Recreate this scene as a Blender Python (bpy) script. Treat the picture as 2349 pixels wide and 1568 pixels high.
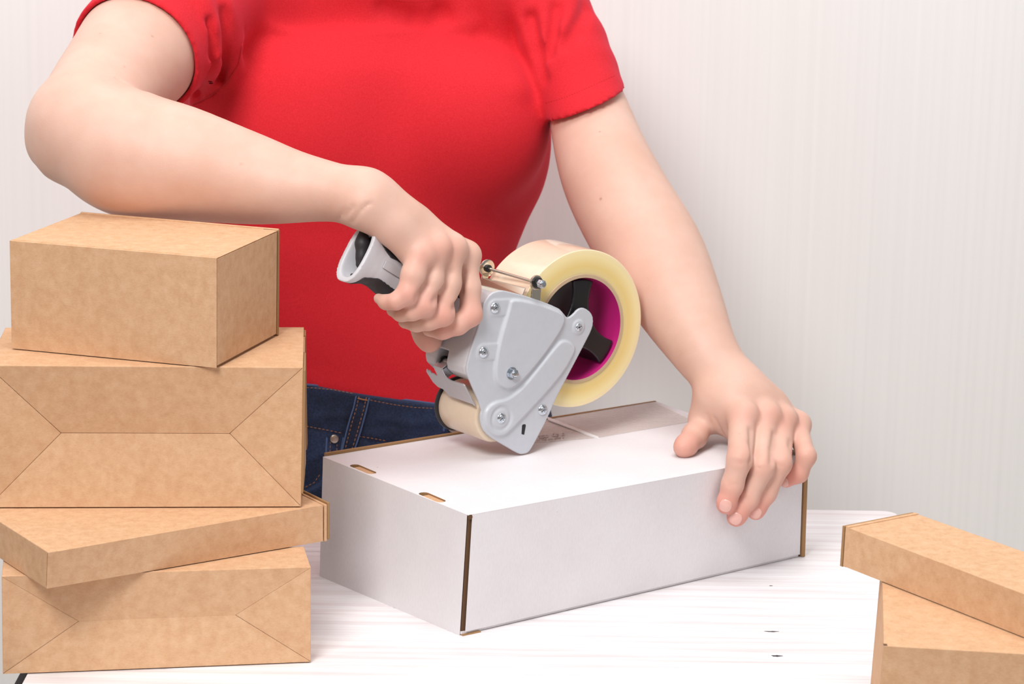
import bpy, bmesh, math, random, time
T0_ = time.time()
import numpy as np
from mathutils import Vector, Matrix
from mathutils.geometry import tessellate_polygon
random.seed(4); np.random.seed(4)
for o in list(bpy.data.objects): bpy.data.objects.remove(o)
sc = bpy.context.scene
COL = sc.collection
# ------------------------------------------------------------------ camera
F, PT, RL, CH = 6031.2745, 0.2224, 0.0156, 0.5877      # focal length in px of a 2349 wide frame, pitch, roll, height over the table
cp, sp = math.cos(PT), math.sin(PT)
r0 = Vector((1, 0, 0)); d0 = Vector((0, -sp, -cp)); fw = Vector((0, cp, -sp))
cr, sr = math.cos(RL), math.sin(RL)
xr = cr*r0 - sr*d0; dn = sr*r0 + cr*d0
cam = bpy.data.objects.new('camera', bpy.data.cameras.new('camera')); COL.objects.link(cam)
M = Matrix((xr, -dn, -fw)).transposed().to_4x4(); M.translation = (0, 0, CH)
cam.matrix_world = M
cam.data.sensor_width = 36; cam.data.sensor_fit = 'HORIZONTAL'; cam.data.lens = F/2349*36
cam.data.clip_start = 0.05; cam.data.clip_end = 50
cam.data.dof.use_dof = True; cam.data.dof.focus_distance = 1.78; cam.data.dof.aperture_fstop = 20
sc.camera = cam
# ------------------------------------------------------------------ world, lights, exposure
w = bpy.data.worlds.new('world'); sc.world = w; w.use_nodes = True
w.node_tree.nodes['Background'].inputs[0].default_value = (1.0, 0.99, 0.985, 1)
w.node_tree.nodes['Background'].inputs[1].default_value = 0.31
def area(name, loc, target, size, power, col=(1, 1, 1)):
    l = bpy.data.lights.new(name, 'AREA'); l.shape = 'RECTANGLE'; l.size, l.size_y = size; l.energy = power; l.color = col
    o = bpy.data.objects.new(name, l); COL.objects.link(o); o.location = loc
    o.rotation_euler = (Vector(target)-Vector(loc)).to_track_quat('-Z', 'Y').to_euler()
    return o
area('softbox_key', (-0.62, 0.15, 1.75), (0.0, 1.9, 0.15), (0.7, 0.7), 43, (1, 0.985, 0.965))
area('softbox_fill', (1.5, 0.2, 1.3), (0.1, 1.9, 0.1), (1.1, 1.1), 8, (1, 0.99, 0.985))
area('softbox_side', (-1.5, 1.75, 0.95), (0.0, 1.95, 0.15), (0.7, 0.7), 2.5, (1, 0.985, 0.975))
area('softbox_top', (0.1, 1.5, 2.2), (0.0, 1.8, 0.0), (1.3, 1.0), 25, (1, 0.99, 0.98))
sc.view_settings.view_transform = 'Standard'; sc.view_settings.look = 'None'
sc.view_settings.gamma = 1; sc.view_settings.use_curve_mapping = False
sc.view_settings.exposure = -0.12
# ------------------------------------------------------------------ pixel -> world helpers
def ray(px, py):
    U, V = px-1174.5, py-784.0
    u = U*cr + V*sr; v = -U*sr + V*cr
    xc, zc = u/F, -v/F
    return np.array([xc, cp+zc*sp, -sp+zc*cp])
O = np.array([0, 0, CH])
def atY(px, py, Y): r = ray(px, py); return r*(Y/r[1]) + O
def atZ(px, py, Z): r = ray(px, py); return r*((Z-CH)/r[2]) + O
def onpl(px, py, P, n):
    r = ray(px, py); return r*(((P-O) @ n)/(r @ n)) + O
# ------------------------------------------------------------------ materials
def newmat(name):
    m = bpy.data.materials.new(name); m.use_nodes = True
    nt = m.node_tree; return m, nt, nt.nodes['Principled BSDF']
def srgb(r, g, b):
    f = lambda c: (c/255/12.92) if c/255 <= .04045 else ((c/255+.055)/1.055)**2.4
    return (f(r), f(g), f(b), 1)
def N(nt, t, **k):
    n = nt.nodes.new(t)
    for a, b in k.items():
        if a in n.inputs.keys(): n.inputs[a].default_value = b
        else: setattr(n, a, b)
    return n
def mapped(nt, scale, coord='Object'):
    tc = N(nt, 'ShaderNodeTexCoord'); mp = N(nt, 'ShaderNodeMapping'); mp.inputs['Scale'].default_value = scale
    nt.links.new(tc.outputs[coord], mp.inputs['Vector']); return mp
def ramp(nt, src, stops):
    r = N(nt, 'ShaderNodeValToRGB'); el = r.color_ramp.elements
    while len(el) < len(stops): el.new(0.5)
    for e, (p, c) in zip(el, stops): e.position = p; e.color = c
    nt.links.new(src, r.inputs[0]); return r
def bump(nt, src, bsdf, strength, dist):
    b = N(nt, 'ShaderNodeBump'); b.inputs['Strength'].default_value = strength; b.inputs['Distance'].default_value = dist
    nt.links.new(src, b.inputs['Height']); nt.links.new(b.outputs[0], bsdf.inputs['Normal']); return b
def mixc(nt, fac, a, b, mode='MIX'):
    m = N(nt, 'ShaderNodeMix', data_type='RGBA', blend_type=mode)
    for s, v in ((0, fac), (6, a), (7, b)):
        if hasattr(v, 'is_linked') or isinstance(v, bpy.types.NodeSocket): nt.links.new(v, m.inputs[s])
        else: m.inputs[s].default_value = v
    return m.outputs[2]
def plain(name, col, rough=.5, metal=0, **k):
    m, nt, b = newmat(name)
    n = N(nt, 'ShaderNodeTexNoise'); n.inputs['Scale'].default_value = 180; n.inputs['Detail'].default_value = 3
    mp = mapped(nt, (1, 1, 1)); nt.links.new(mp.outputs[0], n.inputs['Vector'])
    c2 = tuple(x*.97 for x in col[:3]) + (1,)
    rp = ramp(nt, n.outputs[0], [(.35, c2), (.65, col)]); nt.links.new(rp.outputs[0], b.inputs['Base Color'])
    b.inputs['Roughness'].default_value = rough; b.inputs['Metallic'].default_value = metal
    for a, v in k.items(): b.inputs[a.replace('_', ' ')].default_value = v
    return m
def kraft_mat(name, c1, c2, c3):
    m, nt, b = newmat(name)
    mp = mapped(nt, (1, 1, 1))
    n1 = N(nt, 'ShaderNodeTexNoise', Scale=150.0, Detail=5.0, Roughness=.6); nt.links.new(mp.outputs[0], n1.inputs['Vector'])
    mp2 = mapped(nt, (1, 1, 4)); n2 = N(nt, 'ShaderNodeTexNoise', Scale=520.0, Detail=4.0, Roughness=.7); nt.links.new(mp2.outputs[0], n2.inputs['Vector'])
    n3 = N(nt, 'ShaderNodeTexNoise', Scale=14.0, Detail=2.0); nt.links.new(mp.outputs[0], n3.inputs['Vector'])
    r1 = ramp(nt, n1.outputs[0], [(.3, c1), (.5, c2), (.72, c3)])
    r2 = ramp(nt, n2.outputs[0], [(.3, (.86, .84, .82, 1)), (.6, (1, 1, 1, 1))])
    r3 = ramp(nt, n3.outputs[0], [(.3, (.97, .965, .96, 1)), (.7, (1, 1, 1, 1))])
    c = mixc(nt, .75, r1.outputs[0], r2.outputs[0], 'MULTIPLY'); c = mixc(nt, 1.0, c, r3.outputs[0], 'MULTIPLY')
    nt.links.new(c, b.inputs['Base Color']); b.inputs['Roughness'].default_value = .8
    b.inputs['Specular IOR Level'].default_value = .25
    bump(nt, n2.outputs[0], b, .25, .0004)
    return m
KR = kraft_mat('kraft_board', srgb(206, 162, 125), srgb(213, 171, 134), srgb(220, 181, 145))
KRE = plain('kraft_edge', srgb(160, 122, 82), .9)
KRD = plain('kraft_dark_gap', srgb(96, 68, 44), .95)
def white_board():
    m, nt, b = newmat('white_board')
    mp = mapped(nt, (1, 1, 1)); mp2 = mapped(nt, (2.5, 2.5, .6))
    n1 = N(nt, 'ShaderNodeTexNoise', Scale=16.0, Detail=3.0); nt.links.new(mp.outputs[0], n1.inputs['Vector'])
    n2 = N(nt, 'ShaderNodeTexNoise', Scale=420.0, Detail=3.0, Roughness=.7); nt.links.new(mp2.outputs[0], n2.inputs['Vector'])
    r1 = ramp(nt, n1.outputs[0], [(.3, srgb(225, 221, 224)), (.7, srgb(232, 229, 232))])
    r2 = ramp(nt, n2.outputs[0], [(.3, (.95, .945, .945, 1)), (.6, (1, 1, 1, 1))])
    # a few specks of grit in the liner
    v = N(nt, 'ShaderNodeTexVoronoi', Scale=23.0); nt.links.new(mp.outputs[0], v.inputs['Vector'])
    r3 = ramp(nt, v.outputs['Distance'], [(.0, srgb(130, 125, 125)), (.009, srgb(185, 180, 180)), (.016, (1, 1, 1, 1))])
    c = mixc(nt, 1., r1.outputs[0], r2.outputs[0], 'MULTIPLY'); c = mixc(nt, 1., c, r3.outputs[0], 'MULTIPLY')
    nt.links.new(c, b.inputs['Base Color']); b.inputs['Roughness'].default_value = .6; b.inputs['Specular IOR Level'].default_value = .25
    bump(nt, n2.outputs[0], b, .12, .0003)
    return m
WB = white_board()
def wood_white():
    m, nt, b = newmat('whitewashed_wood')
    mp = mapped(nt, (1.6, 42, 20)); mp2 = mapped(nt, (5, 260, 60)); mp3 = mapped(nt, (1.2, 6, 3))
    n1 = N(nt, 'ShaderNodeTexNoise', Scale=3.0, Detail=5.0, Roughness=.6, Distortion=.35); nt.links.new(mp.outputs[0], n1.inputs['Vector'])
    n2 = N(nt, 'ShaderNodeTexNoise', Scale=3.0, Detail=4.0, Roughness=.6, Distortion=.2); nt.links.new(mp2.outputs[0], n2.inputs['Vector'])
    n3 = N(nt, 'ShaderNodeTexNoise', Scale=3.0, Detail=2.0); nt.links.new(mp3.outputs[0], n3.inputs['Vector'])
    r1 = ramp(nt, n1.outputs[0], [(.28, srgb(221, 212, 213)), (.46, srgb(235, 231, 233)), (.60, srgb(242, 241, 243))])
    r2 = ramp(nt, n2.outputs[0], [(.30, (.90, .87, .87, 1)), (.42, (.97, .965, .965, 1)), (.55, (1, 1, 1, 1))])
    r3 = ramp(nt, n3.outputs[0], [(.38, (.95, .93, .93, 1)), (.6, (1, 1, 1, 1))])
    c = mixc(nt, 1., r1.outputs[0], r2.outputs[0], 'MULTIPLY'); c = mixc(nt, 1., c, r3.outputs[0], 'MULTIPLY')
    nt.links.new(c, b.inputs['Base Color']); b.inputs['Roughness'].default_value = .5
    bump(nt, n2.outputs[0], b, .3, .0008)
    return m
WOOD = wood_white()
def wall_mat():
    m, nt, b = newmat('striped_wallpaper')
    mp = mapped(nt, (110, 1, .35)); n = N(nt, 'ShaderNodeTexNoise', Scale=1.6, Detail=5.0, Roughness=.65); nt.links.new(mp.outputs[0], n.inputs['Vector'])
    r = ramp(nt, n.outputs[0], [(.28, srgb(240, 238, 237)), (.5, srgb(243, 241, 240)), (.72, srgb(245, 243, 242))])
    nt.links.new(r.outputs[0], b.inputs['Base Color']); b.inputs['Roughness'].default_value = .8
    bump(nt, n.outputs[0], b, .03, .0003)
    return m
WALL = wall_mat()
def skin_mat():
    m, nt, b = newmat('skin')
    mp = mapped(nt, (1, 1, 1))
    n1 = N(nt, 'ShaderNodeTexNoise', Scale=26.0, Detail=4.0, Roughness=.6); nt.links.new(mp.outputs[0], n1.inputs['Vector'])
    n2 = N(nt, 'ShaderNodeTexNoise', Scale=900.0, Detail=3.0); nt.links.new(mp.outputs[0], n2.inputs['Vector'])
    r1 = ramp(nt, n1.outputs[0], [(.3, srgb(214, 171, 153)), (.7, srgb(222, 184, 168))])
    at = N(nt, 'ShaderNodeVertexColor', layer_name='redness')
    red = N(nt, 'ShaderNodeSeparateColor'); nt.links.new(at.outputs[0], red.inputs[0])
    c = mixc(nt, red.outputs[0], r1.outputs[0], srgb(216, 134, 120))
    c = mixc(nt, red.outputs[1], c, srgb(150, 96, 70))
    nt.links.new(c, b.inputs['Base Color']); b.inputs['Roughness'].default_value = .5
    b.inputs['Specular IOR Level'].default_value = .35
    b.inputs['Subsurface Weight'].default_value = .22; b.inputs['Subsurface Radius'].default_value = (1, .35, .2); b.inputs['Subsurface Scale'].default_value = .006
    n4 = N(nt, 'ShaderNodeTexVoronoi', Scale=950.0); nt.links.new(mp.outputs[0], n4.inputs['Vector'])
    bump(nt, n4.outputs['Distance'], b, .12, .0003)
    return m
SKIN = skin_mat()
NAIL = plain('fingernail', srgb(226, 174, 162), .25, 0, Coat_Weight=.4)
def shirt_mat():
    m, nt, b = newmat('red_jersey')
    mp = mapped(nt, (1, 1, 1)); n = N(nt, 'ShaderNodeTexNoise', Scale=900.0, Detail=3.0); nt.links.new(mp.outputs[0], n.inputs['Vector'])
    n3 = N(nt, 'ShaderNodeTexNoise', Scale=9.0, Detail=3.0); nt.links.new(mp.outputs[0], n3.inputs['Vector'])
    r = ramp(nt, n.outputs[0], [(.3, srgb(206, 36, 46)), (.7, srgb(219, 44, 54))])
    nt.links.new(r.outputs[0], b.inputs['Base Color']); b.inputs['Roughness'].default_value = .85
    b.inputs['Specular IOR Level'].default_value = .15
    b.inputs['Sheen Weight'].default_value = .12; b.inputs['Sheen Tint'].default_value = (1, .35, .6, 1)
    bump(nt, n.outputs[0], b, .25, .0004)
    return m
RED = shirt_mat()
REDT = plain('red_thread', srgb(200, 26, 40), .8)
def denim_mat():
    m, nt, b = newmat('dark_denim')
    mp = mapped(nt, (1, 1, 1)); n = N(nt, 'ShaderNodeTexNoise', Scale=700.0, Detail=4.0, Roughness=.8); nt.links.new(mp.outputs[0], n.inputs['Vector'])
    n2 = N(nt, 'ShaderNodeTexNoise', Scale=30.0, Detail=3.0); nt.links.new(mp.outputs[0], n2.inputs['Vector'])
    r = ramp(nt, n.outputs[0], [(.3, srgb(10, 17, 40)), (.7, srgb(42, 62, 100))])
    r2 = ramp(nt, n2.outputs[0], [(.35, (.38, .38, .42, 1)), (.7, (1.1, 1.1, 1.1, 1))])
    c = mixc(nt, 1., r.outputs[0], r2.outputs[0], 'MULTIPLY')
    at = N(nt, 'ShaderNodeVertexColor', layer_name='redness')
    c = mixc(nt, at.outputs[0], c, srgb(92, 116, 160))
    nt.links.new(c, b.inputs['Base Color']); b.inputs['Roughness'].default_value = .85
    bump(nt, n.outputs[0], b, .4, .0006)
    return m
DENIM = denim_mat()
DENL = plain('denim_worn_edge', srgb(80, 100, 140), .9)
THREAD = plain('ochre_thread', srgb(176, 120, 76), .8)
GREY = plain('grey_painted_steel', srgb(196, 199, 206), .32, 0, Specular_IOR_Level=.5)
GREYP = plain('light_grey_plastic', srgb(205, 204, 208), .42)
HANDG = plain('light_grey_handle', srgb(214, 214, 220), .4)
BLACK = plain('black_plastic', srgb(22, 22, 25), .35)
RUBB = plain('dark_grey_rubber', srgb(50, 48, 52), .55)
CHROME = plain('zinc_plated_steel', srgb(205, 212, 220), .16, 1)
STEEL = plain('brushed_blade_steel', srgb(205, 205, 208), .45, .8)
NICKEL = plain('nickel_plate', srgb(214, 205, 190), .12, 1)
CREAM = plain('cream_roller', srgb(226, 205, 180), .3, 0, Coat_Weight=.3)
CORE = plain('kraft_core', srgb(196, 170, 140), .85)
PINK = plain('magenta_core_paper', srgb(196, 20, 120), .7)
BRASS = plain('brushed_rivet', srgb(190, 180, 168), .3, 1)
RECESS_SHADE = plain('painted_recess_shade', srgb(30, 34, 44), .6)  # near-black colour standing in for the shade inside screw recesses
INK = plain('grey_ink', srgb(150, 135, 130), .7)
KNOT = plain('dark_knot', srgb(60, 55, 60), .8)
def film_side():
    m, nt, b = newmat('tape_film_side')
    tc = N(nt, 'ShaderNodeTexCoord'); sep = N(nt, 'ShaderNodeSeparateXYZ'); nt.links.new(tc.outputs['Object'], sep.inputs[0])
    cx = N(nt, 'ShaderNodeCombineXYZ'); nt.links.new(sep.outputs[0], cx.inputs[0]); nt.links.new(sep.outputs[2], cx.inputs[1])
    ln = N(nt, 'ShaderNodeVectorMath', operation='LENGTH'); nt.links.new(cx.outputs[0], ln.inputs[0])
    mr = N(nt, 'ShaderNodeMapRange'); mr.inputs['From Min'].default_value = .040; mr.inputs['From Max'].default_value = .059
    nt.links.new(ln.outputs['Value'], mr.inputs['Value'])
    r = ramp(nt, mr.outputs[0], [(.0, srgb(236, 214, 160)), (.35, srgb(238, 212, 140)), (.75, srgb(246, 230, 176)), (1., srgb(245, 226, 190))])
    wv = N(nt, 'ShaderNodeMath', operation='MULTIPLY'); wv.inputs[1].default_value = 9000; nt.links.new(ln.outputs['Value'], wv.inputs[0])
    nz = N(nt, 'ShaderNodeTexNoise', Scale=1.0, Detail=2.0, noise_dimensions='1D'); nt.links.new(wv.outputs[0], nz.inputs['W'])
    r2 = ramp(nt, nz.outputs[0], [(.3, (.94, .93, .9, 1)), (.6, (1, 1, 1, 1))])
    c = mixc(nt, 1., r.outputs[0], r2.outputs[0], 'MULTIPLY')
    nt.links.new(c, b.inputs['Base Color']); b.inputs['Roughness'].default_value = .35
    b.inputs['Subsurface Weight'].default_value = .3; b.inputs['Subsurface Scale'].default_value = .01; b.inputs['Subsurface Radius'].default_value = (1, .8, .4)
    return m
FILM = film_side()
FILMO = plain('tape_film_outer', srgb(240, 214, 190), .16, 0, Coat_Weight=.5)
def clear_film():
    m, nt, b = newmat('clear_film')
    b.inputs['Base Color'].default_value = srgb(240, 228, 222); b.inputs['Roughness'].default_value = .12
    b.inputs['Alpha'].default_value = .42; b.inputs['Specular IOR Level'].default_value = .9
    n = N(nt, 'ShaderNodeTexNoise', Scale=60.0, Detail=3.0); mp = mapped(nt, (1, 4, 1)); nt.links.new(mp.outputs[0], n.inputs['Vector'])
    bump(nt, n.outputs[0], b, .25, .001)
    return m
CLEAR = clear_film()
# ------------------------------------------------------------------ object helpers
def link(name, me, mat=None, parent=None, smooth=False):
    o = bpy.data.objects.new(name, me); COL.objects.link(o)
    if mat: me.materials.append(mat)
    if parent: o.parent = parent
    if smooth:
        me.polygons.foreach_set('use_smooth', [True]*len(me.polygons))
    return o
def mesh(name, v, f, mat=None, parent=None, smooth=False):
    me = bpy.data.meshes.new(name); me.from_pydata([tuple(map(float, p)) for p in v], [], [tuple(int(i) for i in q) for q in f]); me.update()
    return link(name, me, mat, parent, smooth)
def tag(o, label=None, cat=None, group=None, kind=None):
    if label: o['label'] = label
    if cat: o['category'] = cat
    if group: o['group'] = group
    if kind: o['kind'] = kind
    return o
def empty(name, loc=(0, 0, 0), rz=0, label=None, cat=None, group=None):
    o = bpy.data.objects.new(name, None); COL.objects.link(o); o.empty_display_size = .02
    o.location = loc; o.rotation_euler = (0, 0, rz); return tag(o, label, cat, group)
def bevel(o, wd, seg=2, ang=.5):
    m = o.modifiers.new('bevel', 'BEVEL'); m.width = wd; m.segments = seg; m.limit_method = 'ANGLE'; m.angle_limit = ang
    return o
def slab(name, pts, t, mat, parent, org, holes=(), bev=.0005, flip=False, dirn=None, miter=0, edge_mat=None):
    """polygon (3D outline of the OUTER face) with holes, thickened inwards by t"""
    P = [Vector(p)-Vector(org) for p in pts]; Hs = [[Vector(p)-Vector(org) for p in h] for h in holes]
    nrm = Vector((0, 0, 0))
    for i in range(len(P)): nrm += P[i].cross(P[(i+1) % len(P)])
    nrm.normalize()
    nin = Vector(dirn).normalized() if dirn is not None else (nrm if flip else -nrm)
    loops = [P]+Hs; allv = [p for l in loops for p in l]; n = len(allv)
    tris = tessellate_polygon(loops) if (Hs or len(P) > 4) else None
    bm = bmesh.new(); warped = None
    inn = list(allv)
    if miter and len(P) == 4:
        q = [Vector(x) for x in inset([tuple(p) for p in P], (miter,)*4)]
        inn[:4] = q
    A = [bm.verts.new(p) for p in allv]; B = [bm.verts.new(p+nin*t) for p in inn]
    def face(vs):
        try: bm.faces.new(vs)
        except ValueError: pass
    if tris:
        for q in tris: face([A[i] for i in q]); face([B[i] for i in reversed(q)])
    else:
        pn = (P[1]-P[0]).cross(P[2]-P[0]).normalized() if len(P) == 4 else None
        if pn is not None and abs((P[3]-P[0]).dot(pn)) > .0002:
            G = 10; grid = []
            for j in range(G+1):
                row = []
                for i in range(G+1):
                    u, v = i/G, j/G
                    if (i, j) in ((0, 0), (G, 0), (G, G), (0, G)): row.append(A[{(0, 0): 0, (G, 0): 1, (G, G): 2, (0, G): 3}[(i, j)]])
                    else: row.append(bm.verts.new((P[0]*(1-u)+P[1]*u)*(1-v)+(P[3]*(1-u)+P[2]*u)*v))
                grid.append(row)
            for j in range(G):
                for i in range(G):
                    fc = bm.faces.new([grid[j][i], grid[j][i+1], grid[j+1][i+1], grid[j+1][i]]); fc.smooth = True
            for e in bm.edges:
                e.smooth = len(e.link_faces) == 2
            warped = [[grid[0][i] for i in range(G+1)], [grid[j][G] for j in range(G+1)], [grid[G][i] for i in range(G, -1, -1)], [grid[j][0] for j in range(G, -1, -1)]]
        else: face(A)
        face(list(reversed(B)))
    k = 0
    for li, l in enumerate(loops):
        m = len(l)
        for i in range(m):
            a, b = k+i, k+(i+1) % m
            try:
                fc = bm.faces.new(([A[a], B[a], B[b]]+list(reversed(warped[i]))[:-1]) if warped else [A[a], B[a], B[b], A[b]])
                if li and edge_mat: fc.material_index = 1
            except ValueError: pass
        k += m
    bmesh.ops.recalc_face_normals(bm, faces=bm.faces)
    if not Hs and not warped: bmesh.ops.dissolve_limit(bm, angle_limit=.02, verts=bm.verts, edges=bm.edges)
    me = bpy.data.meshes.new(name); bm.to_mesh(me); bm.free()
    o = link(name, me, mat, parent)
    if edge_mat: me.materials.append(edge_mat)
    if bev and not warped: bevel(o, bev, 2)
    return o
def cyl(name, a, b, r, mat, parent=None, seg=32, bev=0, r2=None, smooth=True):
    a, b = Vector(a), Vector(b); d = b-a; L = d.length; z = d.normalized()
    x = z.orthogonal().normalized(); y = z.cross(x); r2 = r if r2 is None else r2
    v = []; f = []
    prof = [(0, r), (L, r2)] if not bev else [(0, r-bev), (bev*.3, r-bev*.3), (bev, r), (L-bev, r2), (L-bev*.3, r2-bev*.3), (L, r2-bev)]
    for h, rr in prof:
        for i in range(seg):
            t = 2*math.pi*i/seg; v.append(a + z*h + (x*math.cos(t)+y*math.sin(t))*rr)
    for k in range(len(prof)-1):
        for i in range(seg):
            j = (i+1) % seg; f.append((k*seg+i, k*seg+j, (k+1)*seg+j, (k+1)*seg+i))
    f.append(tuple(reversed(range(seg)))); f.append(tuple(range((len(prof)-1)*seg, len(prof)*seg)))
    o = mesh(name, v, f, mat, parent, smooth)
    if smooth:
        e = o.modifiers.new('split', 'EDGE_SPLIT'); e.split_angle = .7
    return o
# ------------------------------------------------------------------ signed distance modelling (smooth-blended solids, polygonised by surface nets)
class Cap:
    def __init__(s, a, b, ra, rb, n=None, q=1.0):
        s.a = np.array(a, float); s.b = np.array(b, float); s.ra, s.rb = ra, rb
        s.n = None if n is None else np.array(n, float)/np.linalg.norm(n); s.q = q
        s.c = (s.a+s.b)/2; s.R = np.linalg.norm(s.b-s.a)/2+max(ra, rb)*max(1, q)
    def f(s, P):
        ab = s.b-s.a; L = max(ab @ ab, 1e-12); t = np.clip(((P-s.a) @ ab)/L, 0, 1)
        v = P-s.a-t[:, None]*ab
        if s.n is not None:
            vn = v @ s.n; v = v+(vn*(1/s.q-1))[:, None]*s.n
        return np.sqrt((v*v).sum(1))-(s.ra+(s.rb-s.ra)*t)
class Fn:
    def __init__(s, f, c, R): s.f = f; s.c = np.array(c, float); s.R = R
def smin(a, b, k):
    if k <= 0: return np.minimum(a, b)
    h = np.maximum(k-np.abs(a-b), 0)/k
    return np.minimum(a, b)-h*h*k*.25
class Field:
    """groups: (k_inside, k_to_rest, prims, op) with op 'add', 'sub' or 'int'"""
    def __init__(s, groups):
        s.g = groups; s.C = np.array([p.c for g in groups for p in g[2]]); s.Rr = np.array([p.R if g[3] != 'int' else 99. for g in groups for p in g[2]])
    def active(s, c, R):
        m = ((s.C-c)**2).sum(1) < (s.Rr+R+.02)**2; out = []; i = 0
        for ki, ko, pr, op in s.g:
            a = [p for p, k in zip(pr, m[i:i+len(pr)]) if k]; i += len(pr)
            if a: out.append((ki, ko, a, op))
        return out
    def ev(s, P, act=None):
        d = np.full(len(P), 1.0)
        for ki, ko, pr, op in (act if act is not None else s.g):
            e = None
            for p in pr:
                v = p.f(P); e = v if e is None else smin(e, v, ki)
            if op == 'add': d = smin(d, e, ko)
            elif op == 'sub': d = -smin(-d, e, ko)
            elif op == 'int': d = -smin(-d, -e, ko)
        return d
    def hit(s, px, py, y0=1.2, y1=2.5, off=0.0):
        r = ray(px, py); y = y0
        r = r/np.linalg.norm(r); t = y0/r[1]
        pc = None
        for _ in range(260):
            p = O+r*t
            if pc is None or np.linalg.norm(p-pc) > .02: pc = p; act = s.active(p, .025)
            if not any(a[3] == 'add' for a in act): t += .03; continue
            d = min(s.ev(p[None], act)[0]-off, .025)
            if d < 1e-5: return p
            t += max(d*.75, 2e-5)
            if t*r[1] > y1: return None
        return p
    def grad(s, p, e=6e-4):
        Q = np.array([p+np.array(v)*e for v in ((1, 0, 0), (-1, 0, 0), (0, 1, 0), (0, -1, 0), (0, 0, 1), (0, 0, -1))])
        d = s.ev(Q, s.active(p, .01)); g = np.array([d[0]-d[1], d[2]-d[3], d[4]-d[5]]); return g/max(np.linalg.norm(g), 1e-9)
def polygonise(field, lo, hi, h, B=24):
    lo = np.array(lo); hi = np.array(hi); nb = np.ceil((hi-lo)/(B*h)).astype(int)
    K = (nb.max()+2)*B+4
    keyf = lambda i, j, k: (i*K+j)*K+k
    VK, VP, QK = [], [], []
    off = np.array([[i, j, k] for i in (0, 1) for j in (0, 1) for k in (0, 1)])
    idx = np.stack(np.meshgrid(*[np.arange(B+1)]*3, indexing='ij'), -1).reshape(-1, 3)
    br = B*h*.5*1.74
    for bi in range(nb[0]):
        for bj in range(nb[1]):
            for bk in range(nb[2]):
                o = np.array([bi, bj, bk])*B; c = lo+(o+B/2)*h
                act = field.active(c, br)
                if not any(a[3] == 'add' for a in act): continue
                if abs(field.ev(c[None], act)[0]) > br*2.2: continue
                D = field.ev(lo+(idx+o)*h, act).reshape(B+1, B+1, B+1)
                S = D < 0
                cs = np.zeros((B, B, B), int)
                for a, b_, c_ in off: cs += S[a:a+B, b_:b_+B, c_:c_+B]
                m = (cs > 0) & (cs < 8)
                if not m.any(): continue
                ii = np.argwhere(m); acc = np.zeros((len(ii), 3)); cnt = np.zeros(len(ii))
                for ax in range(3):
                    e = np.zeros(3, int); e[ax] = 1
                    for u in (0, 1):
                        for v in (0, 1):
                            s0 = np.zeros(3, int); oth = [x for x in range(3) if x != ax]; s0[oth[0]] = u; s0[oth[1]] = v
                            p0 = ii+s0; p1 = p0+e
                            d0_ = D[p0[:, 0], p0[:, 1], p0[:, 2]]; d1_ = D[p1[:, 0], p1[:, 1], p1[:, 2]]
                            k = (d0_ < 0) != (d1_ < 0)
                            t = np.where(k, d0_/np.where(k, d0_-d1_, 1), 0)
                            acc += np.where(k[:, None], s0+t[:, None]*e, 0); cnt += k
                VP.append(lo+(ii+o+acc/cnt[:, None])*h); g = ii+o; VK.append(keyf(g[:, 0]+1, g[:, 1]+1, g[:, 2]+1))
                for ax in range(3):
                    e = np.zeros(3, int); e[ax] = 1
                    sl0 = [slice(0, B)]*3; sl1 = [slice(0, B)]*3; sl1[ax] = slice(1, B+1)
                    a0 = S[tuple(sl0)]; a1 = S[tuple(sl1)]
                    q = np.argwhere(a0 != a1)
                    if not len(q): continue
                    ins = a0[q[:, 0], q[:, 1], q[:, 2]]
                    g = q+o+1; b1, b2 = np.zeros(3, int), np.zeros(3, int); b1[(ax+1) % 3] = 1; b2[(ax+2) % 3] = 1
                    c0, c1, c2, c3 = g-b1-b2, g-b2, g, g-b1
                    ks = [keyf(x[:, 0], x[:, 1], x[:, 2]) for x in (c0, c1, c2, c3)]
                    Q = np.stack(ks, 1); Q = np.where(ins[:, None], Q, Q[:, ::-1]); QK.append(Q)
    VK = np.concatenate(VK); VP = np.concatenate(VP); QK = np.concatenate(QK)
    s = np.argsort(VK); VK = VK[s]; VP = VP[s]
    ix = np.searchsorted(VK, QK); ix = np.minimum(ix, len(VK)-1); ok = (VK[ix] == QK).all(1)
    return VP, ix[ok]
def relax(V, Q, n=1, lam=.5):
    for _ in range(n):
        acc = np.zeros_like(V); c = np.zeros(len(V))
        for a, b in ((0, 1), (1, 2), (2, 3), (3, 0)):
            np.add.at(acc, Q[:, a], V[Q[:, b]]); np.add.at(acc, Q[:, b], V[Q[:, a]]); np.add.at(c, Q[:, a], 1); np.add.at(c, Q[:, b], 1)
        V = V+lam*(acc/np.maximum(c, 1)[:, None]-V)
    return V
def npmesh(name, V, Q, mat, parent=None, cols=None):
    print('T', name, len(Q), round(time.time()-T0_, 1)); return npmesh_(name, V, Q, mat, parent, cols)
def npmesh_(name, V, Q, mat, parent=None, cols=None):
    me = bpy.data.meshes.new(name); me.vertices.add(len(V)); me.vertices.foreach_set('co', V.astype(np.float32).ravel())
    me.loops.add(Q.size); me.loops.foreach_set('vertex_index', Q.astype(np.int32).ravel())
    me.polygons.add(len(Q)); me.polygons.foreach_set('loop_start', (np.arange(len(Q))*4).astype(np.int32))
    me.update(calc_edges=True); me.polygons.foreach_set('use_smooth', np.ones(len(Q), bool))
    if cols is not None:
        ca = me.color_attributes.new('redness', 'FLOAT_COLOR', 'POINT'); ca.data.foreach_set('color', cols.astype(np.float32).ravel())
    return link(name, me, mat, parent)
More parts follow.
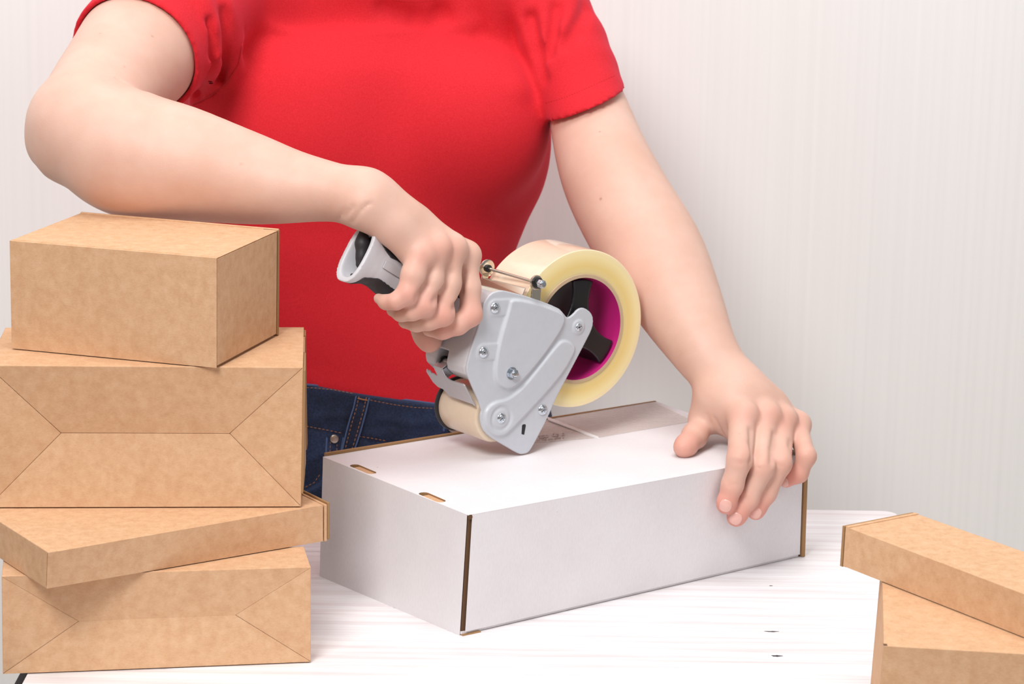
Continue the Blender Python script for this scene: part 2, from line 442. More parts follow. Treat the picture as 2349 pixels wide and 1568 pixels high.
def sdf_obj(name, field, lo, hi, h, mat, parent=None, sm=1, cols=None):
    V, Q = polygonise(field, lo, hi, h)
    if sm: V = relax(V, Q, sm, .4)
    return npmesh(name, V, Q, mat, parent, cols(V) if cols else None)
def poly_sd(pts):
    P0 = np.array(pts, float); P1 = np.roll(P0, -1, 0)
    def f(X):
        d = np.full(len(X), 1e9); s = np.ones(len(X))
        for a, b in zip(P0, P1):
            e = b-a; w_ = X-a; t = np.clip((w_ @ e)/(e @ e), 0, 1); q = w_-t[:, None]*e
            d = np.minimum(d, (q*q).sum(1))
            c1 = X[:, 1] >= a[1]; c2 = X[:, 1] < b[1]; c3 = e[0]*w_[:, 1] > e[1]*w_[:, 0]
            fl = (c1 & c2 & c3) | (~c1 & ~c2 & ~c3); s = np.where(fl, -s, s)
        return np.sqrt(d)*s
    return f
def catmull(rows, n=4):
    R = np.array(rows, float); out = []
    for i in range(len(R)-1):
        p0 = R[max(i-1, 0)]; p1 = R[i]; p2 = R[i+1]; p3 = R[min(i+2, len(R)-1)]
        for k in range(n):
            t = k/n; out.append(.5*((2*p1)+(-p0+p2)*t+(2*p0-5*p1+4*p2-p3)*t*t+(-p0+3*p1-3*p2+p3)*t**3))
    out.append(R[-1]); return np.array(out)
# ================================================================== SETTING
fz = -0.82
def setting_plane(name, pts, mat):
    o = mesh(name, pts, [(0, 1, 2, 3)], mat); o['kind'] = 'structure'; return o
WY = 2.40
setting_plane('wall_back', [(-3, WY, fz), (3, WY, fz), (3, WY, 2.2), (-3, WY, 2.2)], WALL)
FLOORM = plain('beige_floor', srgb(190, 178, 165), .6)
setting_plane('floor', [(-3, -1, fz), (3, -1, fz), (3, WY, fz), (-3, WY, fz)], FLOORM)
# ---- table
TX0, TX1, TY0, TY1 = -0.3095, 0.3075, 1.36, 2.012
tab = empty('work_table', ((TX0+TX1)/2, (TY0+TY1)/2, fz), 0, 'whitewashed wooden plank table carrying the cartons', 'table')
nP = 5; yy = [TY0 + (TY1-TY0)*i/nP for i in range(nP+1)]
yy[4] = 1.880
for i in range(nP):
    g = .0003
    x0, x1, y0, y1 = TX0, TX1, yy[i]+g, yy[i+1]-g
    out = []
    rr = .012
    def arc(cx, cy, a0, a1):
        return [(cx+rr*math.cos(math.radians(a)), cy+rr*math.sin(math.radians(a)), 0) for a in np.linspace(a0, a1, 5)]
    out += arc(x0+rr, y0+rr, 180, 270) if i == 0 else [(x0, y0, 0)]
    out += arc(x1-rr, y0+rr, 270, 360) if i == 0 else [(x1, y0, 0)]
    out += arc(x1-rr, y1-rr, 0, 90) if i == nP-1 else [(x1, y1, 0)]
    out += arc(x0+rr, y1-rr, 90, 180) if i == nP-1 else [(x0, y1, 0)]
    slab('plank', out, .022, WOOD, tab, tab.location, bev=.0006)
slab('under_board', [(TX0-.017, TY0-.002, -.0222), (TX1-.002, TY0-.002, -.0222), (TX1-.002, TY1-.01, -.0222), (TX0-.017, TY1-.01, -.0222)], .018, KNOT, tab, tab.location, dirn=(0, 0, -1), bev=.001)
for (lx, ly) in ((TX0+.03, TY0+.03), (TX1-.03, TY0+.03), (TX0+.03, TY1-.03), (TX1-.03, TY1-.03)):
    c = Vector((lx, ly, 0)); s_ = .022
    slab('leg', [c+Vector((-s_, -s_, -.022)), c+Vector((s_, -s_, -.022)), c+Vector((s_, s_, -.022)), c+Vector((-s_, s_, -.022))], -fz-.022, KNOT, tab, tab.location, dirn=(0, 0, -1), bev=.001)
for y in (TY0+.02, TY1-.03):
    slab('apron', [(TX0+.05, y, -.022), (TX1-.05, y, -.022), (TX1-.05, y, -.09), (TX0+.05, y, -.09)], .018, WOOD, tab, tab.location, dirn=(0, 1, 0), bev=.0008)
for k, (px, py, a, b) in enumerate(((1770, 1448, .0042, .0008), (1781, 1504, .0034, .0013), (1768, 1343, .0011, .0005))):
    c = atZ(px, py, 0)
    v = [c+np.array([a*math.cos(t)*(1+.35*math.sin(3*t+k)), b*math.sin(t)*(1+.3*math.cos(5*t)), .0002]) for t in np.linspace(0, 2*math.pi, 14, endpoint=False)]
    slab('knot_hole', v, .0003, KNOT, tab, tab.location, dirn=(0, 0, -1), bev=0)
# ================================================================== BOXES
def rectcorners(x, y, yaw, wd, dp, z0, h):
    c, s = math.cos(yaw), math.sin(yaw); out = {}
    for k, (a, b) in dict(fl=(-1, -1), fr=(1, -1), br=(1, 1), bl=(-1, 1)).items():
        X = x+c*a*wd/2-s*b*dp/2; Y = y+s*a*wd/2+c*b*dp/2
        out[k+'0'] = np.array([X, Y, z0]); out[k+'1'] = np.array([X, Y, z0+h])
    return out
H4, H3, H2, H1 = .0654, .0259, .0966, .0746
Z3, Z2, Z1, ZT = H4, H4+H3, H4+H3+H2, H4+H3+H2+H1
def nrm(v): v = np.array(v, float); return v/np.linalg.norm(v)
def inset(pts, ins):
    """shrink quad edges: ins[i] moves edge i->i+1 inward"""
    P = [np.array(p, float) for p in pts]; n = nrm(np.cross(P[1]-P[0], P[2]-P[0])); Q = [p.copy() for p in P]
    for i in range(4):
        if ins[i]:
            a, b = i, (i+1) % 4
            inn = np.cross(n, nrm(P[b]-P[a]))
            Q[a] = Q[a]+inn*ins[i]; Q[b] = Q[b]+inn*ins[i]
    return Q
def face(c, which):
    m = dict(top=('fl1', 'fr1', 'br1', 'bl1'), bottom=('fl0', 'bl0', 'br0', 'fr0'), front=('fl0', 'fr0', 'fr1', 'fl1'),
             right=('fr0', 'br0', 'br1', 'fr1'), back=('br0', 'bl0', 'bl1', 'br1'), left=('bl0', 'fl0', 'fl1', 'bl1'))
    return [c[k] for k in m[which]]
def box_root(name, c, label, group=None):
    base = sum(c[k] for k in ('fl0', 'fr0', 'br0', 'bl0'))/4
    return empty(name, base, 0, label, 'box', group)
T = .0022
def shell(c, root, mat, skip=(), t=T, gap=.0, bev=.0003):
    e = gap
    ins = dict(top=(0, 0, 0, 0), bottom=(.0025, .0025, .0025, .0025), front=(.0007, 0, 0, 0), right=(.0007, e, 0, e), left=(.0007, e, 0, e), back=(0, 0, 0, 0))
    nm = dict(top='lid', bottom='bottom_panel', front='front_panel', right='side_panel', left='side_panel', back='back_panel')
    for k in ('top', 'bottom', 'front', 'right', 'left', 'back'):
        if k in skip: continue
        slab(nm[k], inset(face(c, k), ins[k]), t, mat, root, root.location, bev=bev, miter=t)
# --- lowest carton of the left stack (folded bottom faces the camera)
c4 = rectcorners(-.2304, 1.6447, .1515, .1976, .0525, 0, H4)
c4['fl1'] = atZ(4, 1322, H4); c4['fr1'] = atZ(713, 1301, H4); c4['fl0'] = atZ(7, 1548, 0); c4['fr0'] = atZ(713, 1520, 0); c4['br1'] = atZ(697, 1253, H4)
c4['br0'][:2] = c4['br1'][:2]
b4 = box_root('cardboard_box', c4, 'lowest kraft carton in the left stack, crossed folded flaps, resting on the table', 'kraft cartons in the left stack')
shell(c4, b4, KR, skip=('front',))
def folded_face(c, root, pl, pr, depth):
    tl, tr, bl_, br_ = c['fl1'], c['fr1'], c['fl0'], c['fr0']
    n = nrm(np.cross(tr-tl, bl_-tl));
    if n[1] > 0: n = -n                          # outward, to the camera
    L = onpl(*pl, tl-n*depth, n); R = onpl(*pr, tl-n*depth, n)
    def flap(nm, pts):
        cen = sum(pts)/len(pts); pts = [p+nrm(cen-p)*.00005 for p in pts]
        m = np.cross(pts[1]-pts[0], pts[2]-pts[0]); m = nrm(m)
        o = slab(nm, pts, .0018, KR, root, root.location, dirn=-m if m[1] < 0 else m, bev=.0004); return o
    e = T*.4
    up = np.array([0, 0, 1.])
    flap('long_flap', [tl, L, R, tr]); flap('long_flap', [bl_+up*.0009, br_+up*.0009, R, L])
    flap('short_flap', [tl, bl_+up*.0009, L]); flap('short_flap', [tr, R, br_+up*.0009])
    o = slab('inner_panel', [p-n*(depth+.004) for p in (tl-up*.003, tr-up*.003, br_+up*.003, bl_+up*.003)], .002, KRE, root, root.location, dirn=-n, bev=0)
folded_face(c4, b4, (181, 1424), (540, 1410), .0062)
# --- thin carton
c3 = rectcorners(-.2548, 1.7059, .5916, .1987, .17, Z3, H3)
c3['fl1'] = atZ(110, 1268, Z2); c3['fl0'] = atZ(107, 1352, Z3); c3['fr1'] = atZ(741, 1158, Z2); c3['fr0'] = atZ(741, 1243, Z3)
b3 = box_root('cardboard_box', c3, 'flat thin kraft carton turned askew, second from the bottom of the left stack', 'kraft cartons in the left stack')
shell(c3, b3, KR, skip=('left',), gap=.0006)
def off(p, a, b, d): return p+nrm(b-a)*d
lf = inset(face(c3, 'left'), (T*.3, .0012, 0, .0002)); slab('side_panel', lf, T, KR, b3, b3.location, bev=.0006)
lp = [c3['fl1'], c3['bl1']]; inn = nrm(c3['fr1']-c3['fl1'])
slab('edge_fold', [lp[0]+[0, 0, .0006], lp[0]+inn*.0065+[0, 0, .0006], lp[1]+inn*.0065+[0, 0, .0006], lp[1]+[0, 0, .0006]], .0012, KR, b3, b3.location, bev=.0005)
# lid side flap sticking out at the right end
rn = nrm(np.cross([0, 0, 1.], c3['br1']-c3['fr1'])); rn = rn if rn @ (c3['fr1']-c3['fl1']) > 0 else -rn
slab('tuck_flap', [p+rn*.0012 for p in (c3['fr0'], c3['br0'], c3['br1'], c3['fr1'])], .0022, KR, b3, b3.location, dirn=rn, bev=.0007)
slab('tuck_flap', [p+rn*.0036+[0, 0, .0012] for p in (c3['fr0'], c3['br0'], c3['br1'], c3['fr1'])], .0017, KRE, b3, b3.location, dirn=rn, bev=.0006)
# --- big carton
c2 = rectcorners(-.2453, 1.7367, .0753, .207, .1191, Z2, H2)
c2['fr1'] = atZ(695, 843, Z1); c2['fr0'] = atZ(690, 1164, Z2); c2['br1'] = atZ(697, 750, Z1); c2['fl1'] = atZ(-30, 838, Z1); c2['fl0'] = atZ(-28, 1166, Z2)
c2['br0'][:2] = c2['br1'][:2]+np.array([.001, 0])
b2 = box_root('cardboard_box', c2, 'tallest kraft carton, second from the top of the left stack, crossed flaps forward', 'kraft cartons in the left stack')
shell(c2, b2, KR, skip=('front',))
folded_face(c2, b2, (140, 993), (527, 994), .0100)
rn = np.array([1., .05, 0])
for (t0, t1, ex, dz) in ((0, .42, .0016, .010), (.44, .82, .0008, .004), (.86, 1, .0014, .012)):
    a = c2['fr1']+(c2['br1']-c2['fr1'])*t0; b = c2['fr1']+(c2['br1']-c2['fr1'])*t1
    a0 = c2['fr0']+(c2['br0']-c2['fr0'])*t0; b0 = c2['fr0']+(c2['br0']-c2['fr0'])*t1
    slab('tuck_flap', [a0+rn*ex+[0, 0, dz], b0+rn*ex+[0, 0, dz], b+rn*ex-[0, 0, .002], a+rn*ex-[0, 0, .002]], .0015, KRE if ex > .001 else KR, b2, b2.location, dirn=-rn, bev=.0004)
# --- top carton
c1 = rectcorners(-.2483, 1.7481, -.3066, .1499, .1061, Z1, H1)
for k, p in dict(fl=(22, 552), fr=(497, 592), br=(641, 527), bl=(187, 488)).items(): c1[k+'1'] = atZ(*p, ZT)
for k, p in dict(fl=(27, 801), fr=(497, 846), br=(639, 769)).items(): c1[k+'0'] = atZ(*p, Z1)
b1 = box_root('cardboard_box', c1, 'closed kraft carton on top of the left stack, plain long face forward', 'kraft cartons in the left stack')
shell(c1, b1, KR, gap=.0003, skip=('right',))
slab('side_panel', inset(face(c1, 'right'), (T, .0045, .0008, .0009)), T, KR, b1, b1.location, bev=.0005)
rn = nrm(c1['fr1']-c1['fl1'])
e1_ = nrm(c1['br1']-c1['fr1'])
slab('tuck_flap', [c1['br0']-e1_*.0028+rn*.0004+[0, 0, .001], c1['br0']+rn*.0004+[0, 0, .001], c1['br1']+rn*.0004, c1['br1']-e1_*.0028+rn*.0004], .012, KRE, b1, b1.location, dirn=-rn, bev=.0004)
fv = nrm(c1['bl1']-c1['fl1'])
for d in (.0032,):
    slab('score_line', [c1['fl1']+fv*d+[0, 0, .00025], c1['fr1']+fv*d+[0, 0, .00025], c1['fr1']+fv*(d+.0008)+[0, 0, .00025], c1['fl1']+fv*(d+.0008)+[0, 0, .00025]], .0003, KR, b1, b1.location, dirn=(0, 0, -1), bev=.0001)
slab('edge_fold', [c1['bl1']+[0, 0, .0009], c1['bl1']-fv*.0022+[0, 0, .0009], c1['br1']-fv*.0022+[0, 0, .0009], c1['br1']+[0, 0, .0009]], .0012, KR, b1, b1.location, dirn=(0, 0, -1), bev=.0005)
# --- right stack
HR2, HR1 = .09, .0261
r2 = rectcorners(.3346, 1.4976, -.1289, .22, .17, 0, HR2)
r2['fl1'] = atZ(2027, 1482, HR2)
q1 = box_root('cardboard_box', r2, 'larger kraft carton below the slim one at the right edge, standing on the table', 'kraft cartons in the right stack')
r2['bl0'][:2] = r2['bl1'][:2]+np.array([-.0035, 0]); r2['fl0'] = atZ(2027, 1482, HR2)*[1, 1, 0]+[-.0045, -.001, 0]
shell(r2, q1, KR, gap=.0008)
fx = nrm(r2['fr1']-r2['fl1']); by = nrm(r2['bl1']-r2['fl1'])
slab('edge_fold', [r2['fl1']+[0, 0, .0003], r2['fr1']+[0, 0, .0003], r2['fr1']+by*.0006+[0, 0, .0003], r2['fl1']+by*.0006+[0, 0, .0003]], .0006, KR, q1, q1.location, dirn=(0, 0, -1), bev=.0002)
slab('dark_corner_patch', [r2['fl1']+[.0002, .0003, .0003], r2['fl1']+[.0022, .0003, .0003], r2['fl1']+[.0024, .004, .0003], r2['fl1']+[.0002, .004, .0003]], .0002, KRD, q1, q1.location, dirn=(0, 0, -1), bev=0)
r1 = rectcorners(.3044, 1.4899, -.9725, .25, .0601, HR2, HR1)
r1['fl1'] = atZ(1940, 1208, HR2+HR1); r1['fl0'] = atZ(1934, 1300, HR2); r1['bl1'] = atZ(2100, 1177, HR2+HR1)
q2 = box_root('cardboard_box', r1, 'slim long kraft carton lying on top of the stack at the right edge', 'kraft cartons in the right stack')
shell(r1, q2, KR, skip=('left',), gap=.0006)
slab('side_panel', inset(face(r1, 'left'), (.0002, .0008, .0006, .0002)), .0017, KR, q2, q2.location, bev=.0004)
ln = nrm(r1['fl1']-r1['fr1'])
slab('tuck_flap', [p+ln*.0008 for p in (r1['bl0'], r1['fl0'], r1['fl1'], r1['bl1'])], .0022, KRE, q2, q2.location, dirn=ln, bev=.0006)
slab('edge_fold', [r1['fl1']+[0, 0, .0007], r1['bl1']+[0, 0, .0007], r1['bl1']-ln*.003+[0, 0, .0007], r1['fl1']-ln*.003+[0, 0, .0007]], .0012, KR, q2, q2.location, dirn=(0, 0, -1), bev=.0004)
# --- white carton
HW = .0855
cw = {}
cw['fl1'] = atZ(1074, 1181, HW); cw['fr1'] = atZ(1845, 1040, HW); cw['bl1'] = atZ(741, 1047, HW); cw['br1'] = atZ(1507, 921, HW)
cw['fl0'] = atZ(1057, 1458, 0); cw['fr0'] = atZ(1836, 1277, 0); cw['bl0'] = atZ(733, 1321, 0); cw['br0'] = cw['br1']*[1, 1, 0]
bw = box_root('white_box', cw, 'large white mailer carton on the table being taped shut', None)
xw = nrm(cw['fr1']-cw['fl1']); yw = nrm(cw['bl1']-cw['fl1']); up = np.array([0, 0, 1.])
def slot(p, q, wd):
    a = atZ(*p, HW); b = atZ(*q, HW); d = nrm(b-a); s = np.cross(up, d); L = np.linalg.norm(b-a); r = wd/2; out = []
    for t in np.linspace(math.pi/2, 3*math.pi/2, 7): out.append(a+d*(r+r*math.cos(t))+s*r*math.sin(t))
    for t in np.linspace(-math.pi/2, math.pi/2, 7): out.append(b+d*(-r+r*math.cos(t))+s*r*math.sin(t))
    return out
slotp = (((808, 1065), (858, 1086), .0074), ((966, 1129), (1017, 1151), .0074))
slots = [slot(*s_) for s_ in slotp]
slab('lid', face(cw, 'top'), .0026, WB, bw, bw.location, holes=slots, bev=0, miter=.0026, edge_mat=KRE)
for s_ in slotp:
    a = atZ(*s_[0], HW-.0012); b = atZ(*s_[1], HW-.0012); d = nrm(b-a); s = np.cross(up, d)
    slab('lock_tab', [a+d*.007-s*.0035, b-d*.0006-s*.0035, b-d*.0006+s*.0026, a+d*.007+s*.0026], .003, KR, bw, bw.location, dirn=(0, 0, -1), bev=.0006)
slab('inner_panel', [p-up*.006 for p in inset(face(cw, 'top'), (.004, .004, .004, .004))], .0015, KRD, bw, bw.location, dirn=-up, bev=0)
slab('side_panel', inset(face(cw, 'left'), (0, .0012, 0, .0)), .0026, WB, bw, bw.location, bev=.0003, miter=.0026)
fr = inset(face(cw, 'front'), (.0025, .0010, .0, .0034)); slab('front_panel', fr, .0026, WB, bw, bw.location, bev=.0003, miter=.0026)
slab('side_panel', inset(face(cw, 'right'), (0, 0, .0026, .0028)), .0028, WB, bw, bw.location, bev=.0008)
slab('back_panel', inset(face(cw, 'back'), (0, .003, .0026, .003)), .0028, WB, bw, bw.location, bev=.0008)
slab('bottom_panel', [p+up*.0002 for p in inset(face(cw, 'bottom'), (.001, .001, .001, .001))], .0026, WB, bw, bw.location, bev=.0005)
# raw brown edges: back tuck flap, corner gap, right end flap
bn = nrm(cw['bl1']-cw['fl1'])
slab('tuck_flap', [cw['bl1']+xw*.0025+up*.0022+bn*.0004, cw['br1']+up*.0006+bn*.0004, cw['br1']+bn*.003+up*.0004, cw['bl1']+xw*.0030+bn*.0034+up*.0020], .005, KRE, bw, bw.location, dirn=-up, bev=.0005)
slab('corner_flap', [cw['fl0']+xw*.0012+yw*.0014, cw['fl0']+xw*.006+yw*.0014, cw['fl1']+xw*.006+yw*.0014-up*.0012, cw['fl1']+xw*.0012+yw*.0014-up*.0012], .002, KRD, bw, bw.location, dirn=yw, bev=.0003)
slab('front_liner', [p+yw*.0012 for p in inset(face(cw, 'front'), (.003, .003, .0012, .006))], .0010, WB, bw, bw.location, dirn=yw, bev=0)
slab('tuck_flap', [p+xw*.0006 for p in (cw['fr0']-yw*.0016, cw['fr0']+yw*.03, cw['fr1']+yw*.03-up*.003, cw['fr1']-yw*.0012-up*.003)], .0030, KRE, bw, bw.location, dirn=xw, bev=.0008)
slab('bottom_tab', [cw['fl0']+xw*.001-yw*.0010+up*.0007, cw['fl0']+xw*.016-yw*.0010+up*.0007, cw['fl0']+xw*.016+yw*.004+up*.0007, cw['fl0']+xw*.001+yw*.004+up*.0007], .0007, KRE, bw, bw.location, dirn=-up, bev=.0002)
# dark disc on the near top corner, painted shade of a small hole
slab('dark_corner_patch', [cw['fl1']+xw*(.0016+.0018*math.cos(t))-up*(.0016-.0017*math.sin(t))-yw*.0002 for t in np.linspace(0, 2*math.pi, 12, endpoint=False)], .0003, KRD, bw, bw.location, dirn=yw, bev=0)
# ================================================================== TAPE DISPENSER (local frame: x along the box, y away, z up; millimetres below)
DY = .6467
dx = np.array([math.cos(DY), math.sin(DY), 0]); dyv = np.array([-dx[1], dx[0], 0])
TIP = atZ(1198, 1042, HW+.0008)
disp = empty('tape_dispenser', TIP, DY, 'grey metal hand-held packing tape dispenser gripped by the right hand over the white carton', 'tape dispenser')
def L2W(p): p = np.array(p, float)/1000; return TIP+dx*p[0]+dyv*p[1]+up*p[2]
def W2L(P): Q = P-TIP; return np.stack([Q @ dx, Q @ dyv, Q[:, 2]], 1)*1000
def locpx(px, py, o=0):
    q = onpl(px, py, TIP+dyv*o/1000, dyv)-TIP; return (q @ dx)*1000, q[2]*1000
def z2(a, b): return 960+.3444*a, 520+.3444*b
def mmfield(f, c, R):        # sdf prim evaluated in mm, returned in mm; meshes are scaled afterwards
    return Fn(f, c, R)
def sdf_mm(name, groups, lo, hi, h, mat, parent=None, sm=1):
    V, Q = polygonise(FieldMM(groups), lo, hi, h)
    if sm: V = relax(V, Q, sm, .4)
    return npmesh(name, V/1000, Q, mat, parent or disp)
class FieldMM(Field):
    def active(s, c, R): return s.g
OUT = [(-35.9, 117.6), (-30.7, 123.0), (-22.1, 124.4), (-14.7, 122.6), (7.0, 115.5), (30.5, 105.6), (34.8, 101.7), (38.4, 97.4), (41.1, 97.1), (45.3, 99.4), (48.7, 102.3), (53.5, 103.1), (58.5, 100.6), (62.6, 96.2), (63.5, 90.5), (61.8, 85.0), (55.0, 74.6), (41.5, 54.8), (28.1, 35.1), (22.8, 24.5), (9.4, 4.9), (5.4, 0.4), (-0.1, 0), (-4.3, 1.5), (-18.0, 10.1), (-26.2, 15.2), (-34.4, 21.5), (-37.9, 28.6), (-38.3, 34.3), (-37.0, 39.6), (-49.7, 64.6), (-51.3, 69.2), (-50.5, 75.6), (-44.1, 92.4), (-40.3, 101.7), (-38.4, 108.1), (-37.2, 114.5)]
EM1 = [(-13.5, 119.0), (30.6, 104.0), (38.0, 95.5), (17.5, 72.5), (-1.3, 56.5), (-10.7, 51.6), (-18.8, 51.6), (-26.0, 57.5), (-27.3, 67.2), (-24.3, 85.6), (-15.3, 110.9)]
EM2 = [(35.3, 82.1), (45.6, 75.6), (46.0, 71.0), (33.2, 54), (-7.4, 23.2), (-18.2, 16.3), (-29.0, 18.6), (-35.8, 28.6), (-34.9, 38.4), (-27.1, 43.4), (-14.6, 43.6), (-2.5, 49.8), (13.6, 64.1), (27.1, 76.9)]
def chaikin(P, n):
    P = np.array(P, float)
    for _ in range(n): Q = np.roll(P, -1, 0); P = np.stack([P*.75+Q*.25, P*.25+Q*.75], 1).reshape(-1, 2)
    return P
OUT, EM1, EM2 = chaikin(OUT, 1), chaikin(EM1, 2), chaikin(EM2, 2)
po, p1, p2 = poly_sd(OUT), poly_sd(EM1), poly_sd(EM2)
ss = lambda x: np.clip(x, 0, 1)**2*(3-2*np.clip(x, 0, 1))
SCR = dict(a=(-27.2, 112.2), b=(-36.9, 81.0), c=(49.4, 89.0), d=(17.8, 30.9), e=(-20.8, 30.5))
def plate_h(X):
    h = 2.5*ss(.5-p1(X)/2.6)+1.9*ss(.5-p2(X)/2.2)
    for (u, v), r, g in (((-27.2, 112.2), 7, .8), ((-36.9, 81.0), 7, .8)):
        # pressed channel running from the screw towards the raised field
        a = np.array((u, v)); b = a+np.array((13., -1.)); ab = b-a; t = np.clip(((X-a) @ ab)/(ab @ ab), 0, 1)
        d = np.sqrt(((X-a-t[:, None]*ab)**2).sum(1)); h = np.where(h < g, np.maximum(h, g*ss((r-d)/1.8)), h)
    d = np.hypot(X[:, 0]+20.8, X[:, 1]-30.5); h = h-.9*np.exp(-((d-8.2)/1.5)**2)
    d = np.hypot(X[:, 0]-49.4, X[:, 1]-89.0); h = h+.8*ss((6.2-d)/1.6)
    return h
def plate_f(P):
    X = P[:, (0, 2)]; h = plate_h(X); y = -P[:, 1]
    d2 = po(X)+.3
    top = (y-h)*.8; bot = -1.6-(y-h)
    v = np.stack([d2, np.maximum(top, bot)], 1); return np.minimum(v.max(1), 0)+np.sqrt((np.maximum(v, 0)**2).sum(1))-.3
sdf_mm('side_plate', [(0, 0, [mmfield(plate_f, (0, 0, 60), 100)], 'add')], (-54, -4, -3), (67, 3, 127), .62, GREY)
def dcyl(name, a, b, r, mat, parent=None, **k):
    if 'bev' in k: k['bev'] /= 1000
    return cyl(name, np.array(a)/1000, np.array(b)/1000, r/1000, mat, parent or disp, **k)
def screw(u, v, h, r=4.2):
    # pan head with cross recess
    g = [(0, 0, [Fn(lambda P: np.maximum(np.sqrt((P[:, 0]-u)**2+((P[:, 1]+h-.2)*1.75)**2+(P[:, 2]-v)**2)-r, P[:, 1]+h-.2), (u, 0, v), 9)], 'add')]
    ca, sa = math.cos(.35), math.sin(.35)
    def cross(P):
        x = (P[:, 0]-u)*ca+(P[:, 2]-v)*sa; z = -(P[:, 0]-u)*sa+(P[:, 2]-v)*ca; y = P[:, 1]+h
        bx = lambda a, b: np.maximum(np.maximum(np.abs(x)-a, np.abs(z)-b), y+1.0)
        return np.minimum(bx(2.3, .55), bx(.55, 2.3))
    g.append((0, .15, [Fn(cross, (u, 0, v), 9)], 'sub'))
    o = sdf_mm('screw', g, (u-5, -h-4, v-5), (u+5, -h+1, v+5), .22, CHROME)
    mesh('recess_shade', [(x_/1000, (-h-1.05)/1000, z_/1000) for x_, z_ in
        [(u+2.1*ca, v+2.1*sa), (u-.5*sa*1+.0, v+.5*ca), (u-2.1*ca, v-2.1*sa), (u+.5*sa, v-.5*ca)]], [(0, 1, 2, 3)], RECESS_SHADE, o)  # dark sheet on the recess floor, its shade put into the colour
    return o
for (u, v), h in zip((SCR['a'], SCR['b'], SCR['c'], SCR['d'], SCR['e']), (.8, .8, .8, 0, 1.5)):
    screw(u, v, h, 3.2 if (u, v) == SCR['c'] else 4.3)
# flanged hex nut in the lower tip of the raised field
hb = dcyl('hex_nut', (-12.5, -3.4, 63), (-12.5, -6.6, 63), 3.6, CHROME, seg=6, smooth=False); bevel(hb, .0004)
dcyl('toothed_washer', (-13.0, -1.6, 63.0), (-13.0, -3.4, 63.0), 4.6, CHROME, seg=22, smooth=False)
dcyl('stud_end', (-12.5, -6.5, 63), (-12.5, -7.3, 63), 2.2, CHROME, bev=.3)
so = slab('tape_sensor_slot', [np.array((x_, -.55, z_))/1000 for x_, z_ in ((-1.4, 15.6), (1.2, 14.6), (2.6, 21.4), (2.2, 22.6), (-.2, 22.8), (-1.0, 22.0))], .0008, BLACK, disp, (0, 0, 0), dirn=(0, 1, 0), bev=.0003)
# frame body behind the plate
FP = [(-44, 60), (-50.5, 66), (-51.5, 71), (-50.0, 77), (-44.0, 92), (-38.0, 108), (-34, 116), (-26, 121), (-14, 119), (2, 113), (-5, 80), (-14, 60)]
pf = poly_sd(FP)
def ext(pfn, y0, y1, r=1.5):
    def f(P):
        d2 = pfn(P[:, (0, 2)])+r; dy = np.abs(P[:, 1]-(y0+y1)/2)-(y1-y0)/2+r
        v = np.stack([d2, dy], 1); return np.minimum(v.max(1), 0)+np.sqrt((np.maximum(v, 0)**2).sum(1))-r
    return f
def boxf(c, e, r=.5):
    c = np.array(c); e = np.array(e)
    def f(P):
        q = np.abs(P-c)-e+r; return np.minimum(q.max(1), 0)+np.sqrt((np.maximum(q, 0)**2).sum(1))-r
    return f
sdf_mm('frame', [(0, 0, [Fn(ext(pf, .6, 52, 3.0), (0, 0, 0), 200)], 'add'),
                 (0, 1.2, [Fn(boxf((-52, 31, 70), (13, 6.5, 8.5), .8), (0, 0, 0), 99)], 'sub')], (-54, -1, 56), (6, 54, 124), .9, GREYP)
dcyl('spring', (-46, 26, 68), (-46, 38, 68), 3.2, STEEL, bev=.5)
dcyl('spring_washer', (-46, 33, 68), (-46, 34.5, 68), 5.0, BLACK)
# roller
dcyl('roller', (-20.8, 3.5, 30.5), (-20.8, 51, 30.5), 19.2, CREAM, seg=64, bev=2.5)
dcyl('roller_flange', (-20.8, 51, 30.5), (-20.8, 53, 30.5), 20.6, RUBB, seg=64, bev=.5)
# tape path: film from the roll round the roller
# cutter blade: neck from the frame slot and a wide toothed head
nb_ = [(-49.5, 64.0), (-45.5, 57.0)]
def dslab(name, pts, t, mat, dirn, bev=.0002): return slab(name, [np.array(p)/1000 for p in pts], t/1000, mat, disp, (0, 0, 0), dirn=dirn, bev=bev)
bu = np.array((-50.0, 0, 57.5)); bl_ = np.array((-41.0, 0, 41.0)); bd = nrm(bl_-bu)
def BP(y, s): return bu+bd*s+np.array((0, y, 0))
teeth = []
top = [(50.5, -1.0), (48.5, -3.6), (47, -1.2), (45.5, -3.4), (44, -.9), (41.5, -1.2), (39, 0)]
head = top+[(36.5, -.5), (36.5, -9), (25.5, -9), (24.5, -1), (20, 0), (5.5, -.6), (4, .2), (3.2, 18.6)]+[(5, 17.4), (34, 17.0), (38, 12), (44, 11.5), (48, 8)]
DSH = -.36   # the head runs slightly skew to the roller
dslab('cutter_blade', [BP(y, s_) for y, s_ in head], 1.1, STEEL, (-.87*0+.5, 0, .3))
dslab('blade_bracket', [BP(36.5, -9)+np.array((0, 0, 0)), BP(25.5, -9), BP(25.5, -9)+np.array((7, 0, 4)), BP(36.5, -9)+np.array((7, 0, 4))], 1.0, STEEL, (0, 0, 1))
dslab('blade_bracket', [BP(25.2, -8.5), BP(24.6, -1), BP(24.6, -1)+np.array((6, 0, 3.2)), BP(25.2, -8.5)+np.array((6, 0, 3.2))], .9, CHROME, (0, 1, 0))
